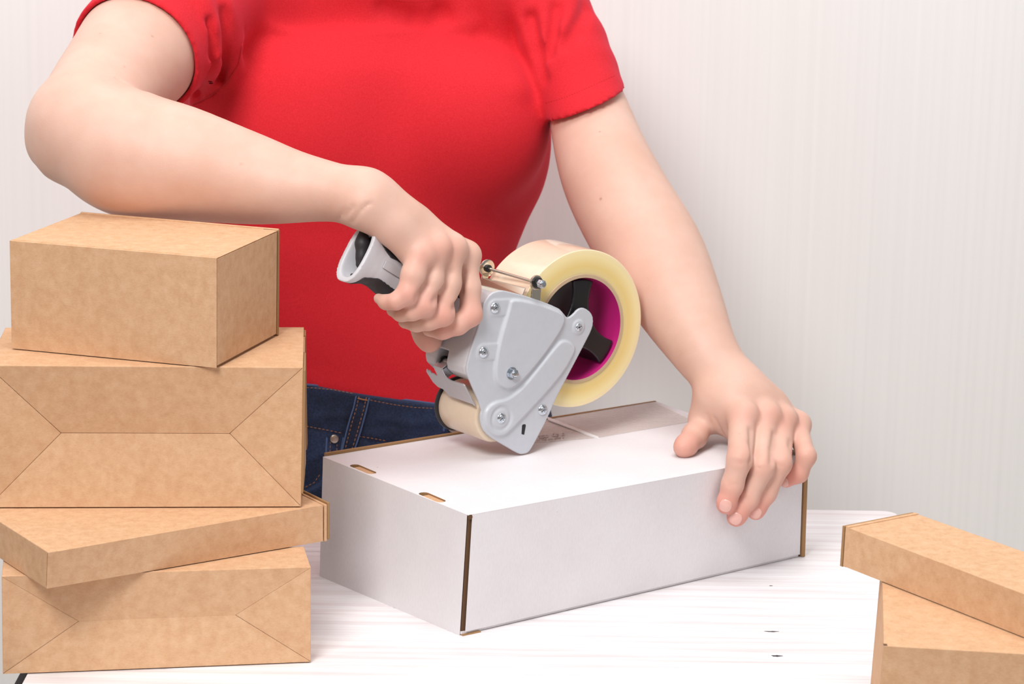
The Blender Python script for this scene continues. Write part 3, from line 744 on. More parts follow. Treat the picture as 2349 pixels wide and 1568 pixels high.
# hub in the roll
RC = np.array((57.0, 0, 85.2))
def hubf(P):
    x = P[:, 0]-RC[0]; z = P[:, 2]-RC[2]; r = np.hypot(x, z); d = r-36.6
    for a in (23, 143, 262):
        a = math.radians(a); d = np.maximum(d, 33.0-np.hypot(x-47*math.cos(a), z-47*math.sin(a)))
    dy = np.abs(P[:, 1]-29.5)-20
    v = np.stack([d+1, dy+1], 1); return np.minimum(v.max(1), 0)+np.sqrt((np.maximum(v, 0)**2).sum(1))-1
sdf_mm('hub', [(0, 0, [Fn(hubf, (0, 0, 0), 1)], 'add')], (19, 8, 46), (96, 51, 125), 1.1, BLACK)
dcyl('hub_axle', (52, 3, 87.5), (57, 12, 85.2), 5, BLACK)
# tension bar assembly above the frame
RA, RB = np.array((4.0, 50, 129.0)), np.array((10.8, 1.5, 126.2))
dcyl('tension_rod', RA, RB, 1.15, NICKEL)
dcyl('rod_washer', RA+(0, 1, 0), RA+(0, 2.6, 0), 6.6, NICKEL, bev=.4)
dcyl('rubber_ring', RA+(0, -1.5, 0), RA+(0, 1, 0), 2.8, BLACK, bev=.6); dcyl('rod_end', RA+(0, 2.6, 0), RA+(0, 5.5, 0), 2.8, CHROME, bev=.6)
dcyl('bracket_eye', RB+(0, .4, 0), RB+(0, -1.2, 0), 5.4, NICKEL, bev=.4)
dcyl('rubber_ring', RB+(0, -1.2, 0), RB+(0, -3.0, 0), 4.3, BLACK, bev=.7); dcyl('rubber_ring', RB+(0, -3.0, 0), RB+(0, -4.4, 0), 4.0, BLACK, bev=.6)
bevel(dcyl('hex_nut', RB+(0, -4.4, 0), RB+(0, -8.6, 0), 3.4, CHROME, seg=6, smooth=False), .0005); dcyl('stud_end', RB+(0, -8.6, 0), RB+(0, -9.8, 0), 2.3, CHROME, bev=.4)
dslab('bar_bracket', [RB+(-3.6, .4, -2), RB+(4.6, .4, -2), RB+(3.5, .4, -24), RB+(-5.5, .4, -24)], 1.4, NICKEL, (0, -1, 0), .0003)
dslab('bar_bracket', [RA+(-4, 2.2, -3), RA+(2, 2.2, -3), RA+(-3, 2.2, -22), RA+(-9, 2.2, -22)], 1.2, NICKEL, (0, -1, 0), .0003)
dslab('tape_guide', [(-2.0, 50, 123.0), (4.2, 5, 122.0), (1.5, 5, 117.0), (-4.5, 50, 118.0)], .9, NICKEL, (1, 0, .3), .0003)
dslab('tape_guide', [(-4.5, 50, 118.0), (1.5, 5, 117.0), (-2.5, 5, 113.6), (-9.0, 50, 114)], .9, NICKEL, (.3, 0, -1), .0003)
# handle: swept oval, flared open end
HA, HB = np.array((-128.3, 26, 158.2)), np.array((-44., 26, 105.)); hd = nrm(HB-HA); HL = np.linalg.norm(HB-HA); hu = np.array((-hd[2], 0, hd[0])); hu = hu if hu[2] > 0 else -hu
ta = np.array([-6, 0, 5, 10, 16, 24, 32, 50, HL+8]); aa = np.array([23, 22.4, 21, 18.2, 15.6, 15.0, 16.2, 17.5, 19]); bb = np.array([14.5, 14.2, 13.4, 12.6, 12, 12, 12, 13, 13])
eN = nrm(hd*.97+hu*-.15)    # end plane
def hparts(P):
    Q = P-HA; t = Q @ hd; u = Q @ hu; y = Q[:, 1]; return t, u, y
def ovald(u, y, a, b):
    k = (np.abs(u/a)**2.6+np.abs(y/b)**2.6)**(1/2.6); return (k-1)*np.minimum(a, b)
def handle_f(P, grow=0):
    t, u, y = hparts(P); d = ovald(u, y, np.interp(t, ta, aa)+grow, np.interp(t, ta, bb)+grow)
    return np.maximum(np.maximum(d, -(t+.0)), t-HL)
def hollow(P):
    t, u, y = hparts(P); return np.maximum(ovald(u, y, np.interp(t, ta, aa)-4.0, np.interp(t, ta, bb)-4.0), t-17)
def pad_f(P):
    t, u, y = hparts(P); a = np.interp(t, ta, aa); d = ovald(u, y, a+.7, np.interp(t, ta, bb)+.7)
    lim = np.interp(t, [2, 8, 20, 40, 90], [30, 13.2, 8.2, 9.4, 9.5])
    return np.maximum(np.maximum(np.maximum(d, lim-np.abs(u)), 3.2-t), t-HL+6)
sdf_mm('handle', [(0, 0, [Fn(handle_f, (0, 0, 0), 1)], 'add'), (0, 1.6, [Fn(hollow, (0, 0, 0), 1)], 'sub')], (-150, 8, 80), (-34, 44, 188), .7, HANDG, sm=3)
def hl(t, u, y): return HA+hd*t+hu*u+np.array((0, y, 0))
pg = sdf_mm('grip_pad', [(0, .6, [Fn(lambda P: np.maximum(pad_f(P), -((P-HA) @ hu)), (0, 0, 0), 1)], 'add')], (-150, 8, 80), (-34, 44, 192), .8, RUBB, sm=3)
pg = sdf_mm('grip_pad', [(0, .6, [Fn(lambda P: np.maximum(pad_f(P), ((P-HA) @ hu)), (0, 0, 0), 1)], 'add')], (-150, 8, 80), (-34, 44, 192), .8, RUBB, sm=3)
sf = FieldMM([(4, 3, [Cap(hl(3.0, 17, 8), hl(6, 9, 6), 2.6, 4.2), Cap(hl(6, 9, 6), hl(9, 1, 4), 4.2, 3.2), Cap(hl(9, 1, 4), hl(9.5, -5, 3), 3.2, 2.2)], 'add')])
V_, Q_ = polygonise(sf, (-150, 8, 110), (-100, 46, 190), .8); npmesh('wrist_strap', V_/1000, Q_, RUBB, disp)
slab('blank_label_panel', [np.array(hl(t, u, -13.2))/1000 for t, u in ((17, 4.5), (45, 4.5), (45, -1), (17, -1))], .0006, GREYP, disp, (0, 0, 0), dirn=(0, 1, 0), bev=.0003)
# --- tape roll: separate thing on the hub
roll = empty('tape_roll', L2W(RC), DY, 'wide roll of clear yellowish packing tape mounted on the dispenser', 'tape')
def ring(name, ri, ro, y0, y1, mat, parent, seg=128, bev=0, mats=None):
    v = []; f = []; b = bev
    prof = [(ri, y0), (ro-b, y0), (ro, y0+b), (ro, y1-b), (ro-b, y1), (ri, y1)]
    for r, y in prof:
        for i in range(seg): t = 2*math.pi*i/seg; v.append((r*math.cos(t)/1000, y/1000, r*math.sin(t)/1000))
    n = len(prof); fm = []
    for k in range(n):
        for i in range(seg):
            j = (i+1) % seg; f.append((k*seg+i, ((k+1) % n)*seg+i, ((k+1) % n)*seg+j, k*seg+j)); fm.append(k)
    o = mesh(name, v, f, mat, parent, True); s = o.modifiers.new('split', 'EDGE_SPLIT'); s.split_angle = .6
    if mats:
        o.data.materials.append(mats[0]); 
        for p, k in zip(o.data.polygons, fm):
            if k in mats[1]: p.material_index = 1
    return o
ring('tape_film', 40.9, 58.9, 8, 56, FILM, roll, mats=(FILMO, (2,)), bev=.4)
ring('core', 38.2, 40.9, 7.2, 56.4, CORE, roll, mats=(PINK, (5,)), bev=.2)
# --- tape already stuck on the carton
tape_o = atZ(1400, 990, HW)
def TP(px, py, dz=.0004): return atZ(px, py, HW)+up*dz
tp = slab('tape_strip', [TP(1163, 1013), TP(1230, 1015), TP(1268, 1013), TP(1372, 1004), TP(1592, 966), TP(1500, 922), TP(1250, 962), TP(1080, 985)], .0001, CLEAR, None, (0, 0, 0), dirn=-up, bev=0)
tag(tp, 'glossy clear packing tape strip stuck along the white carton lid', 'tape')
gl = [TP(1254, 961, .0022), TP(1372, 1003, .0008), TP(1376, 1009, .0006), TP(1258, 967, .0016)]
slab('cut_edge', gl, .0006, plain('white_film_edge', srgb(236, 234, 236), .4), tp, (0, 0, 0), dirn=-up, bev=.0001)
vv = []; ff = []
rs = random.Random(7)
for rowi in range(3):
    for k in range(17):
        if rs.random() < .18: continue
        a = 1232+k*3.7+rowi*1.5; b = 1013-rowi*5.2-k*.42+rs.uniform(-.8, .8); wdt = rs.uniform(1.2, 2.6); hgt = rs.uniform(1.5, 3.2); i0 = len(vv)
        vv += [TP(a, b, .00065), TP(a+wdt, b, .00065), TP(a+wdt+.8, b-hgt, .00065), TP(a+.6, b-hgt, .00065)]; ff.append((i0, i0+1, i0+2, i0+3))
mesh('printed_lettering', vv, ff, INK, tp)
# ================================================================== PERSON
person = empty('person', (0.0, 2.15, fz), 0, 'person in red t-shirt and dark jeans behind the table, taping the white carton', 'person')
PO = np.array([0.0, 2.15, fz])
def pr(px, py, Y, rp):
    p = atY(px, py, Y); dep = (p-O) @ np.array(fw); return p, rp*dep/F
def limb(rows, n=None, q=None, sub=4):
    R = catmull([list(pr(*r[:4])[0])+[pr(*r[:4])[1], r[4] if len(r) > 4 else 1] for r in rows], sub)
    return [Cap(a[:3], b[:3], a[3], b[3], n, (a[4]+b[4])/2 if n is not None else 1) for a, b in zip(R[:-1], R[1:])]
# right hand: offsets are millimetres from the plate plane (away from the camera = +)
def ph(px, py, o, rp=None):
    p = onpl(px, py, TIP+dyv*o/1000, dyv)
    if rp is None: return p
    return p, rp*((p-O) @ np.array(fw))/F
def chain(rows, fn=ph):
    R = [fn(*r) for r in rows]; return [Cap(a[0], b[0], a[1], b[1]) for a, b in zip(R[:-1], R[1:])]
view = nrm(ray(1000, 500))
arm_r = limb([(600, -60, 2.13, 90), (470, -40, 2.10, 95), (390, 40, 2.03, 108), (325, 110, 1.985, 130), (307, 130, 1.97, 134), (235, 215, 1.91, 120), (182, 290, 1.865, 110)])
fore_r = limb([(182, 290, 1.865, 112, 1.05), (262, 336, 1.85, 138, 1.0), (330, 362, 1.845, 139, 1.0), (420, 376, 1.84, 127, 1.0), (560, 407, 1.83, 103, 1.0), (650, 425, 1.822, 83, 1.05), (740, 437, 1.815, 66, 1.2), (805, 448, 1.81, 58, 1.3), (850, 462, 1.806, 56, 1.3)], n=view, q=1)
elbow = [Cap(atY(112, 340, 1.865), atY(135, 350, 1.86), .0085, .013)]
palm_r = chain([(838, 476, 22, 35), (907, 517, 14, 31), (966, 577, 2, 30)])+chain([(840, 465, 26, 44), (910, 505, 17, 38), (996, 566, 3, 31)]) \
       +chain([(842, 455, 30, 46), (930, 500, 20, 38), (1035, 568, 6, 31)])+chain([(842, 446, 34, 44), (950, 512, 26, 36), (1066, 584, 12, 31)])
heel_r = chain([(868, 496, 18, 22), (900, 526, 12, 25), (948, 592, 6, 25)])
fing_r = [
    chain([(962, 583, -1, 30), (948, 630, -4, 27), (934, 674, -5, 24.5), (908, 691, -2, 18.5), (885, 693, 6, 15.5), (868, 684, 15, 12)]),
    chain([(998, 572, 1, 30), (990, 640, -3, 27), (974, 700, -5, 25), (946, 714, -2, 20), (920, 718, 6, 18), (900, 712, 16, 14)]),
    chain([(1034, 572, 3, 30), (1030, 650, -1, 27), (1016, 722, -4, 25), (985, 735, -1, 21), (955, 741, 7, 18.5), (928, 738, 16, 15)]),
    chain([(1070, 592, 8, 27), (1078, 660, 2, 24), (1080, 722, -2, 25), (1050, 744, -1, 23), (1015, 757, 5, 20), (985, 755, 14, 17)]),
]
thumb_r = chain([(880, 480, 42, 36), (950, 600, 56, 34), (975, 690, 52, 30), (975, 745, 44, 27), (982, 772, 38, 24), (987, 784, 36, 21)])
# left hand: fingers drape over the long face, thumb rests on the lid
nf = nrm(np.cross(xw, up)); nf = nf if nf[1] < 0 else -nf
def pf_(px, py, o, rp):
    p = onpl(px, py, cw['fr1']+nf*o/1000, nf); return p, rp*((p-O) @ np.array(fw))/F
def pz(px, py, z, rp):
    p = atZ(px, py, z); return p, rp*((p-O) @ np.array(fw))/F
arm_l = limb([(1180, -60, 2.17, 60), (1225, -12, 2.17, 60), (1298, 110, 2.148, 64), (1334, 200, 2.122, 72), (1347, 246, 2.103, 87), (1385, 370, 2.055, 104), (1432, 470, 2.02, 112), (1500, 585, 1.985, 114), (1560, 700, 1.95, 96), (1614, 800, 1.92, 73), (1660, 865, 1.905, 62), (1688, 905, 1.895, 66)])
Yk = 1.868
palm_l = []
for a, b in (((1655, 905, 1.895, 50), (1704, 962, Yk-.010, 33)), ((1672, 900, 1.895, 54), (1754, 962, Yk, 32)), ((1690, 900, 1.897, 54), (1793, 968, Yk+.008, 30)), ((1706, 902, 1.9, 48), (1826, 978, Yk+.018, 27))):
    A, B_ = pr(*a), pr(*b); m = ((A[0]+B_[0])/2+np.array([0, 0, .003]), (A[1]+B_[1])/2)
    palm_l += [Cap(A[0], m[0], A[1], m[1]), Cap(m[0], B_[0], m[1], B_[1])]
palm_l2 = [Cap(pr(1700, 985, 1.885, 30)[0], pr(1800, 995, 1.905, 30)[0], .0105, .0085)]
def mixch(rows): return [Cap(a[0], b[0], a[1], b[1]) for a, b in zip(rows[:-1], rows[1:])]
fing_l = [
    mixch([pr(1703, 958, Yk-.010, 32), pf_(1697, 1052, 10.0, 28.5), pf_(1680, 1112, 8.5, 24.5), pf_(1667, 1152, 7.5, 21.5), pf_(1665, 1158, 7, 20)]),
    mixch([pr(1753, 958, Yk, 31), pf_(1749, 1070, 13.0, 27.5), pf_(1717, 1142, 9.0, 23), pf_(1692, 1180, 7.5, 21.5), pf_(1688, 1187, 7, 20)]),
    mixch([pr(1793, 965, Yk+.008, 29), pf_(1791, 1063, 13.5, 24.5), pf_(1759, 1132, 9.5, 21), pf_(1736, 1166, 7.5, 20), pf_(1733, 1173, 7, 18.5)]),
    mixch([pr(1826, 976, Yk+.018, 26), pf_(1850, 1046, 13, 21.5), pf_(1833, 1086, 10, 19.5), pf_(1803, 1102, 7.0, 16.5)]),
]
thumb_l = mixch([pr(1640, 915, 1.888, 42), pz(1614, 960, HW+.0175, 30), pz(1593, 1000, HW+.0105, 25.5), pz(1574, 1021, HW+.0075, 22), pz(1567, 1027, HW+.0068, 20)])
web_l = mixch([pr(1650, 940, 1.885, 30), pr(1690, 985, 1.872, 22)])
# torso
BETA = .32
nfw = np.array([math.sin(BETA), -math.cos(BETA), 0]); nlt = np.array([math.cos(BETA), math.sin(BETA), 0])
TY_ = 2.155
rows = [(840, 60, 330, .50), (846, 130, 395, .56), (845, 230, 405, .60), (843, 340, 412, .62), (838, 430, 400, .62), (824, 520, 372, .63), (812, 620, 350, .63), (815, 720, 350, .64), (835, 820, 368, .64), (850, 930, 392, .64), (858, 1040, 405, .66), (860, 1130, 408, .68)]
tab_ = []
for px, py, rp, q in rows:
    p, r = pr(px, py, TY_, rp); tab_.append((p[2], p[0], r/math.sqrt(math.cos(BETA)**2+(q*math.sin(BETA))**2), q))
tab_ = catmull(tab_[::-1], 6)
def loft(P, grow=0.0, tab=tab_):
    z = P[:, 2]; x0 = np.interp(z, tab[:, 0], tab[:, 1]); a = np.interp(z, tab[:, 0], tab[:, 2])+grow; b = np.interp(z, tab[:, 0], tab[:, 2]*tab[:, 3])+grow
    X = P[:, 0]-x0; Y = P[:, 1]-TY_
    u = X*nlt[0]+Y*nlt[1]; v = X*nfw[0]+Y*nfw[1]
    k = (np.abs(u/a)**2.25+np.abs(v/b)**2.25)**(1/2.25); return (k-1)*np.minimum(a, b)
zt, zb = tab_[-1, 0], tab_[0, 0]
def torso(grow, z0, z1): return Fn(lambda P: np.maximum(np.maximum(loft(P, grow), P[:, 2]-z1), z0-P[:, 2]), (tab_[:, 1].mean(), TY_, (z0+z1)/2), .55)
zneck = tab_[-1, 0]
shoul = lambda g: [Cap(pr(600, -20, 2.16, 100)[0], pr(850, -60, 2.16, 100)[0], .045+g, .055+g), Cap(pr(850, -60, 2.16, 100)[0], pr(1150, -40, 2.17, 100)[0], .055+g, .04+g)]
neck = [Cap(pr(900, -60, 2.19, 100)[0], pr(930, -230, 2.15, 100)[0], .03, .045)]
zwaist = atY(860, 905, 2.06)[2]
# body SDF
groove = []
def crease(pts, r, fieldref, depth=.0): 
    P = [fieldref.hit(*p) for p in pts]; P = [p for p in P if p is not None]
    return [Cap(a, b, r, r) for a, b in zip(P[:-1], P[1:])]
core_groups = [
    (.004, .0, arm_r, 'add'), (.004, .014, fore_r, 'add'), (.004, .020, elbow, 'add'),
    (.004, .0, arm_l, 'add'),
    (.012, .006, [torso(-.012, zwaist-.12, zt)], 'add'), (.02, .008, shoul(-.012), 'add'), (.0, .01, neck, 'add'),
    (.009, .016, palm_r, 'add'), (.006, .012, heel_r, 'add'), (.010, .008, thumb_r, 'add'),
    (.008, .014, palm_l, 'add'), (.004, .012, palm_l2, 'add'), (.008, .012, thumb_l, 'add'), (.0, .014, web_l, 'add'),
]
# knuckle swells
def bulge(px, py, o, rp, fn=ph): c, r = fn(px, py, o, rp); return Cap(c, c, r, r)
bul_r = [bulge(976, 584, -2, 25), bulge(1006, 570, -2, 26), bulge(1041, 568, 2, 27), bulge(1074, 584, 9, 26)]
bul_l = [Cap(*( [pr(x, y, Y, 1)[0]]*2 ), r, r) for x, y, Y, r in ((1708, 950, Yk-.011, .0090), (1762, 953, Yk-.002, .0090), (1799, 960, Yk+.006, .0085), (1834, 970, Yk+.016, .0078))]
fr_groups = [(.004, .0032, ch, 'add') for ch in fing_r]+[(.004, .0030, ch, 'add') for ch in fing_l]+[(0, .008, bul_r+bul_l, 'add')]
body0 = Field(core_groups+fr_groups)
gro = []
gro += crease([(808, 512), (820, 492), (836, 474), (850, 466)], .0008, body0)
gro += crease([(788, 498), (800, 486), (812, 474)], .0007, body0)
gro += crease([(776, 505), (782, 492), (792, 480)], .0006, body0)
gro2 = []
gro2 += crease([(1640, 958), (1650, 980), (1662, 1000)], .0010, body0)+crease([(1622, 950), (1632, 975), (1636, 998)], .0007, body0)
gro3 = crease([(992, 616), (976, 650), (958, 680)], .0016, body0)+crease([(1034, 622), (1018, 658), (996, 692)], .0016, body0)+crease([(1064, 626), (1056, 668), (1042, 706)], .0016, body0)
gro3 += crease([(1723, 985), (1724, 1020), (1723, 1060)], .0015, body0)+crease([(1777, 995), (1772, 1030), (1770, 1060)], .0015, body0)+crease([(1814, 1012), (1812, 1024)], .0008, body0)
gro2 += crease([(270, 180), (300, 196), (345, 214)], .0016, body0)
for c_ in ([(1682, 1060), (1696, 1064), (1712, 1062)], [(1684, 1056), (1698, 1058), (1711, 1057)], [(1668, 1111), (1680, 1116), (1694, 1117)], [(1737, 1072), (1750, 1075), (1763, 1073)], [(1705, 1143), (1716, 1149), (1727, 1152)],
           [(1782, 1064), (1792, 1068), (1801, 1068)], [(1746, 1126), (1756, 1132), (1767, 1139)], [(1669, 1104), (1681, 1108), (1694, 1110)], [(1706, 1137), (1718, 1142), (1728, 1146)]):
    gro2 += crease(c_, .00045, body0)
body = Field(core_groups+fr_groups+[(.001, .002, gro, 'sub'), (.001, .0012, gro2, 'sub'), (.002, .004, gro3, 'sub')])
redpts = [(ph(934, 674, -10)), ph(975, 702, -10), ph(1017, 724, -10), ph(1083, 725, -6), ph(1030, 757, 0), ph(915, 690, -3), ph(985, 785, 30)]
redw = [(p, .012, .45) for p in redpts]
for ch in fing_l+[thumb_l]:
    redw.append((ch[-1].b, .015, .85 if ch is not thumb_l else .5)); redw.append((ch[0].b, .010, .35)); redw.append((ch[min(1, len(ch)-1)].b, .009, .35))
for p in ((970, 590), (1000, 570), (1036, 565), (1706, 950), (1760, 955), (1797, 965), (1832, 975)):
    h_ = body0.hit(*p)
    if h_ is not None: redw.append((h_, .012, .3))
moles = []
for p, r in (((349, 83), .0008), ((554, 376), .0007), ((1378, 456), .0010), ((285, 152), .0005), ((355, 187), .0005), ((1376, 302), .0005), ((230, 76), .0005), ((1697, 994), .0005)):
    h_ = body0.hit(*p)
    if h_ is not None: moles.append((h_, r))
def skincol(V):
    c = np.zeros((len(V), 4)); c[:, 3] = 1
    for p, s_, a in redw: c[:, 0] = np.maximum(c[:, 0], a*np.exp(-((V-p)**2).sum(1)/(s_*s_)))
    for p, r in moles: c[:, 1] = np.maximum(c[:, 1], .75*np.exp(-((V-p)**2).sum(1)/(r*r)))
    return c
def local(o): o.data.transform(Matrix.Translation(-Vector(PO))); return o
V_, Q_ = polygonise(body, (-.44, 1.70, .02), (.31, 2.34, .86), .00135)
V_ = relax(V_, Q_, 2, .35)
bd_ = npmesh('body', V_-PO, Q_, SKIN, person, skincol(V_))
bd_['label'] = 'bare light-skinned arms and hands'
# fingernails: thin shells following each fingertip
def nail(ch, px, py, rw, rl, ax=None):
    fc = Field([(.004, 0, ch, 'add')]); c = fc.hit(px, py)
    if c is None: return
    g = fc.grad(c); d = nrm(ch[-1].b-ch[-3].a) if ax is None else nrm(ax); d = nrm(d-g*(d @ g)); sd = np.cross(d, g)
    def f(P):
        Q = P-c; e = np.sqrt((np.abs(Q @ sd/rw)**2.6+np.abs(Q @ d/rl)**2.6+(Q @ g/.0045)**2)+1e-12)
        return (np.sqrt(np.maximum(e, 0))-1)*min(rw, rl)
    def shell_(P):
        b = fc.ev(P); return np.maximum(b-.00055, -b-.0006)
    nf_ = Field([(0, 0, [Fn(shell_, c, .012)], 'add'), (0, .0004, [Fn(f, c, .012)], 'int')])
    V, Q = polygonise(nf_, c-.009, c+.009, .00035, 12); V = relax(V, Q, 3, .4)
    npmesh('fingernail', V-PO, Q, NAIL, bd_)
nail(fing_l[0], 1664, 1161, .0047, .0050)
nail(fing_l[1], 1687, 1190, .0047, .0050)
nail(fing_l[2], 1733, 1177, .0044, .0048)
nail(fing_l[3], 1798, 1107, .0034, .0036)
# ---- t-shirt
sl_ax_r = nrm(pr(307, 130, 1.97, 1)[0]-pr(390, 30, 2.04, 1)[0]); sl_c_r = pr(312, 126, 1.972, 1)[0]
hA_, hB_ = pr(1253, 274, 2.085, 1)[0], pr(1428, 203, 2.115, 1)[0]
sl_ax_l = nrm(np.cross(hB_-hA_, ray(1340, 238))); sl_ax_l = sl_ax_l if sl_ax_l[2] < 0 else -sl_ax_l; sl_ax_l = nrm(sl_ax_l+nrm(ray(1340, 238))*.10); sl_c_l = (hA_+hB_)/2
def cutcap(chain_, ax, c, cc, R): 
    def f(P):
        d = None
        for k in chain_:
            v = k.f(P); d = v if d is None else smin(d, v, .006)
        return np.maximum(d, (P-c) @ ax)
    return Fn(f, cc, R)
sleeve_r = limb([(640, -20, 2.14, 150), (480, -30, 2.10, 162), (400, 30, 2.04, 162), (318, 118, 1.98, 151), (240, 210, 1.91, 150)], sub=2)
sleeve_l = limb([(1150, -40, 2.16, 130), (1214, -14, 2.165, 108), (1294, 110, 2.128, 98), (1341, 235, 2.092, 95), (1368, 320, 2.062, 95)], sub=2)
hol_r = limb([(335, 98, 1.995, 139), (307, 130, 1.97, 140), (235, 215, 1.91, 143)], sub=2)
hol_l = limb([(1325, 160, 2.13, 90), (1347, 240, 2.10, 91.5), (1385, 370, 2.06, 93)])
bust = [Cap(pr(700, 300, 2.085, 1)[0], pr(720, 300, 2.085, 1)[0], .055, .055, nfw, .75), Cap(pr(1080, 290, 2.10, 1)[0], pr(1100, 290, 2.10, 1)[0], .056, .056, nfw, .8)]
sh0 = Field([(0, 0, [torso(.002, zwaist-.05, zt)], 'add'), (.02, .03, shoul(.003), 'add'), (.03, .035, bust, 'add'),
             (0, .022, [cutcap(sleeve_r, sl_ax_r, sl_c_r, pr(420, 40, 2.06, 1)[0], .20)], 'add'),
             (0, .010, [cutcap(sleeve_l, sl_ax_l, sl_c_l, pr(1270, 90, 2.14, 1)[0], .20)], 'add')])
def ridge(pts, r, sink, f=sh0):
    P = []
    for p in pts:
        h_ = f.hit(*p)
        if h_ is not None: P.append(h_-f.grad(h_)*sink)
    return [Cap(a, b, r, r) for a, b in zip(P[:-1], P[1:])]
adds = ridge([(470, 0), (485, 60), (490, 130), (478, 190), (450, 232)], .007, .0045)+ridge([(520, 20), (540, 110), (530, 190)], .008, .0062)
adds += ridge([(1240, 0), (1252, 90), (1256, 160)], .006, .004)+ridge([(1310, 0), (1290, 70), (1265, 130)], .006, .0042)+ridge([(1120, 0), (1150, 100), (1190, 200)], .010, .0086)
adds += ridge([(1060, 0), (1075, 60)], .008, .0066)+ridge([(1190, 0), (1215, 90), (1245, 170)], .008, .0064)
subs = ridge([(478, 50), (486, 120), (478, 180), (455, 215)], .003, .0)+ridge([(512, 30), (516, 110), (504, 170)], .004, -.001)
subs += ridge([(1278, 20), (1270, 80), (1262, 130)], .0035, -.0002)+ridge([(1220, 40), (1236, 110), (1250, 180)], .004, -.0016)+ridge([(1345, 20), (1322, 66), (1298, 105)], .004, -.0018)
subs += ridge([(880, 20), (950, 45), (985, 66), (1010, 30)], .006, -.0030)
seam = ridge([(560, 60), (556, 120), (535, 170), (500, 210), (450, 238)], .0008, -.0003)
shirt = Field(sh0.g+[(.006, .010, adds, 'add'), (.004, .007, subs, 'sub'), (0, .0006, seam, 'sub'),
                     (.003, .0015, hol_r, 'sub')])
V_, Q_ = polygonise(shirt, (-.44, 1.90, zwaist-.06), (.22, 2.36, .86), .0021)
V_ = relax(V_, Q_, 5, .45)
sh_o = npmesh('t_shirt', V_-PO, Q_, RED, person)
def surf_line(name, pts, field, r, mat, parent, lift=.0, dash=None, org=PO):
    P = []
    for a, b in zip(pts[:-1], pts[1:]):
        m = max(2, int(math.hypot(b[0]-a[0], b[1]-a[1])/3.0))
        for k in range(m): P.append((a[0]+(b[0]-a[0])*k/m, a[1]+(b[1]-a[1])*k/m))
    P.append(pts[-1])
    H_ = [field.hit(*p) for p in P]; G = [(h_, field.grad(h_)) for h_ in H_ if h_ is not None]
    v, f = [], []
    def tube(seq):
        n0 = len(v); ns = 5
        for i, (p, g) in enumerate(seq):
            d = seq[min(i+1, len(seq)-1)][0]-seq[max(i-1, 0)][0]; d = d/max(np.linalg.norm(d), 1e-9); s = np.cross(d, g); s = s/max(np.linalg.norm(s), 1e-9)
            rr = r*(.55 if i in (0, len(seq)-1) else 1)
            for k in range(ns): t = 2*math.pi*k/ns; v.append(p+g*lift+(s*math.cos(t)+g*math.sin(t))*rr-org)
        for i in range(len(seq)-1):
            for k in range(ns): j = (k+1) % ns; f.append((n0+i*ns+k, n0+i*ns+j, n0+(i+1)*ns+j, n0+(i+1)*ns+k))
        f.append(tuple(n0+k for k in reversed(range(ns)))); f.append(tuple(n0+(len(seq)-1)*ns+k for k in range(ns)))
    if dash:
        on, offn = dash; i = 0
        while i+on < len(G): tube(G[i:i+on+1]); i += on+offn
    elif len(G) > 1: tube(G)
    return mesh(name, v, f, mat, parent, True) if v else None
surf_line('hem_stitching', [(1252, 236), (1300, 222), (1350, 200), (1413, 172)], shirt, .0004, REDT, sh_o, dash=(1, 1))
surf_line('armhole_seam', [(556, 100), (546, 150), (520, 190), (480, 222), (440, 240)], shirt, .0005, REDT, sh_o)
surf_line('collar_stitching', [(900, 0), (930, 4), (970, 4), (1000, 0)], shirt, .0004, REDT, sh_o, dash=(1, 1))
# ---- jeans
def zline(px, py):
    h_ = sh0.hit(px, py); return h_
A_, B_ = zline(705, 880), zline(1008, 927); c1_ = (B_[2]-A_[2])/(B_[0]-A_[0]); c0_ = A_[2]-c1_*A_[0]
def ztop(P): return P[:, 2]-(c0_+c1_*P[:, 0])
def j_waist(P): return np.maximum(np.maximum(loft(P, .0048), ztop(P)), zb+.012-P[:, 2])
jc = (tab_[0, 1], TY_, zb)
hipc = np.array([tab_[0, 1], TY_, zb]); 
def leg(s):
    a = hipc+nlt*.062*s+np.array([0, 0, -.02]); k = hipc+nlt*.075*s+np.array([0, 0, -.36]); k[1] -= .01; f_ = np.array([k[0]+.01*s, k[1]+.03, fz+.07])
    return [Cap(a, k, .078, .055), Cap(k, f_, .055, .042)]
hips = [Cap(hipc-nlt*.045+np.array([0, 0, -.04]), hipc+nlt*.045+np.array([0, 0, -.04]), .094, .094)]
jeans_f = Field([(0, 0, [Fn(j_waist, jc, .35)], 'add'), (.02, .03, hips, 'add'), (.01, .03, leg(-1)+leg(1), 'add')])
pocket = [(702, 1122), (722, 1113), (740, 1098), (760, 1078), (790, 1052)]
jsub = []
jf0 = Field([(0, 0, [Fn(j_waist, jc, .35)], 'add')])
P_ = [jf0.hit(*p) for p in ((700, 981), (760, 992), (823, 1004), (900, 1018), (1000, 1024))]
jsub += [Cap(a, b, .0011, .0011) for a, b in zip(P_[:-1], P_[1:])]
P_ = [jf0.hit(*p) for p in pocket]; P_ = [p for p in P_ if p is not None]
jsub += [Cap(a, b, .0013, .0013) for a, b in zip(P_[:-1], P_[1:])]
wr = []
for pts in (((720, 960), (790, 955)), ((870, 960), (940, 975), (990, 968)), ((850, 1000), (905, 990)), ((720, 1050), (760, 1035))):
    Q0 = [jf0.hit(*p) for p in pts]; Q0 = [p+np.array([0, .0022, 0]) for p in Q0 if p is not None]; wr += [Cap(a, b, .003, .003) for a, b in zip(Q0[:-1], Q0[1:])]
jeans_full = Field(jeans_f.g+[(.002, .003, wr, 'add'), (0, .0012, jsub, 'sub')])
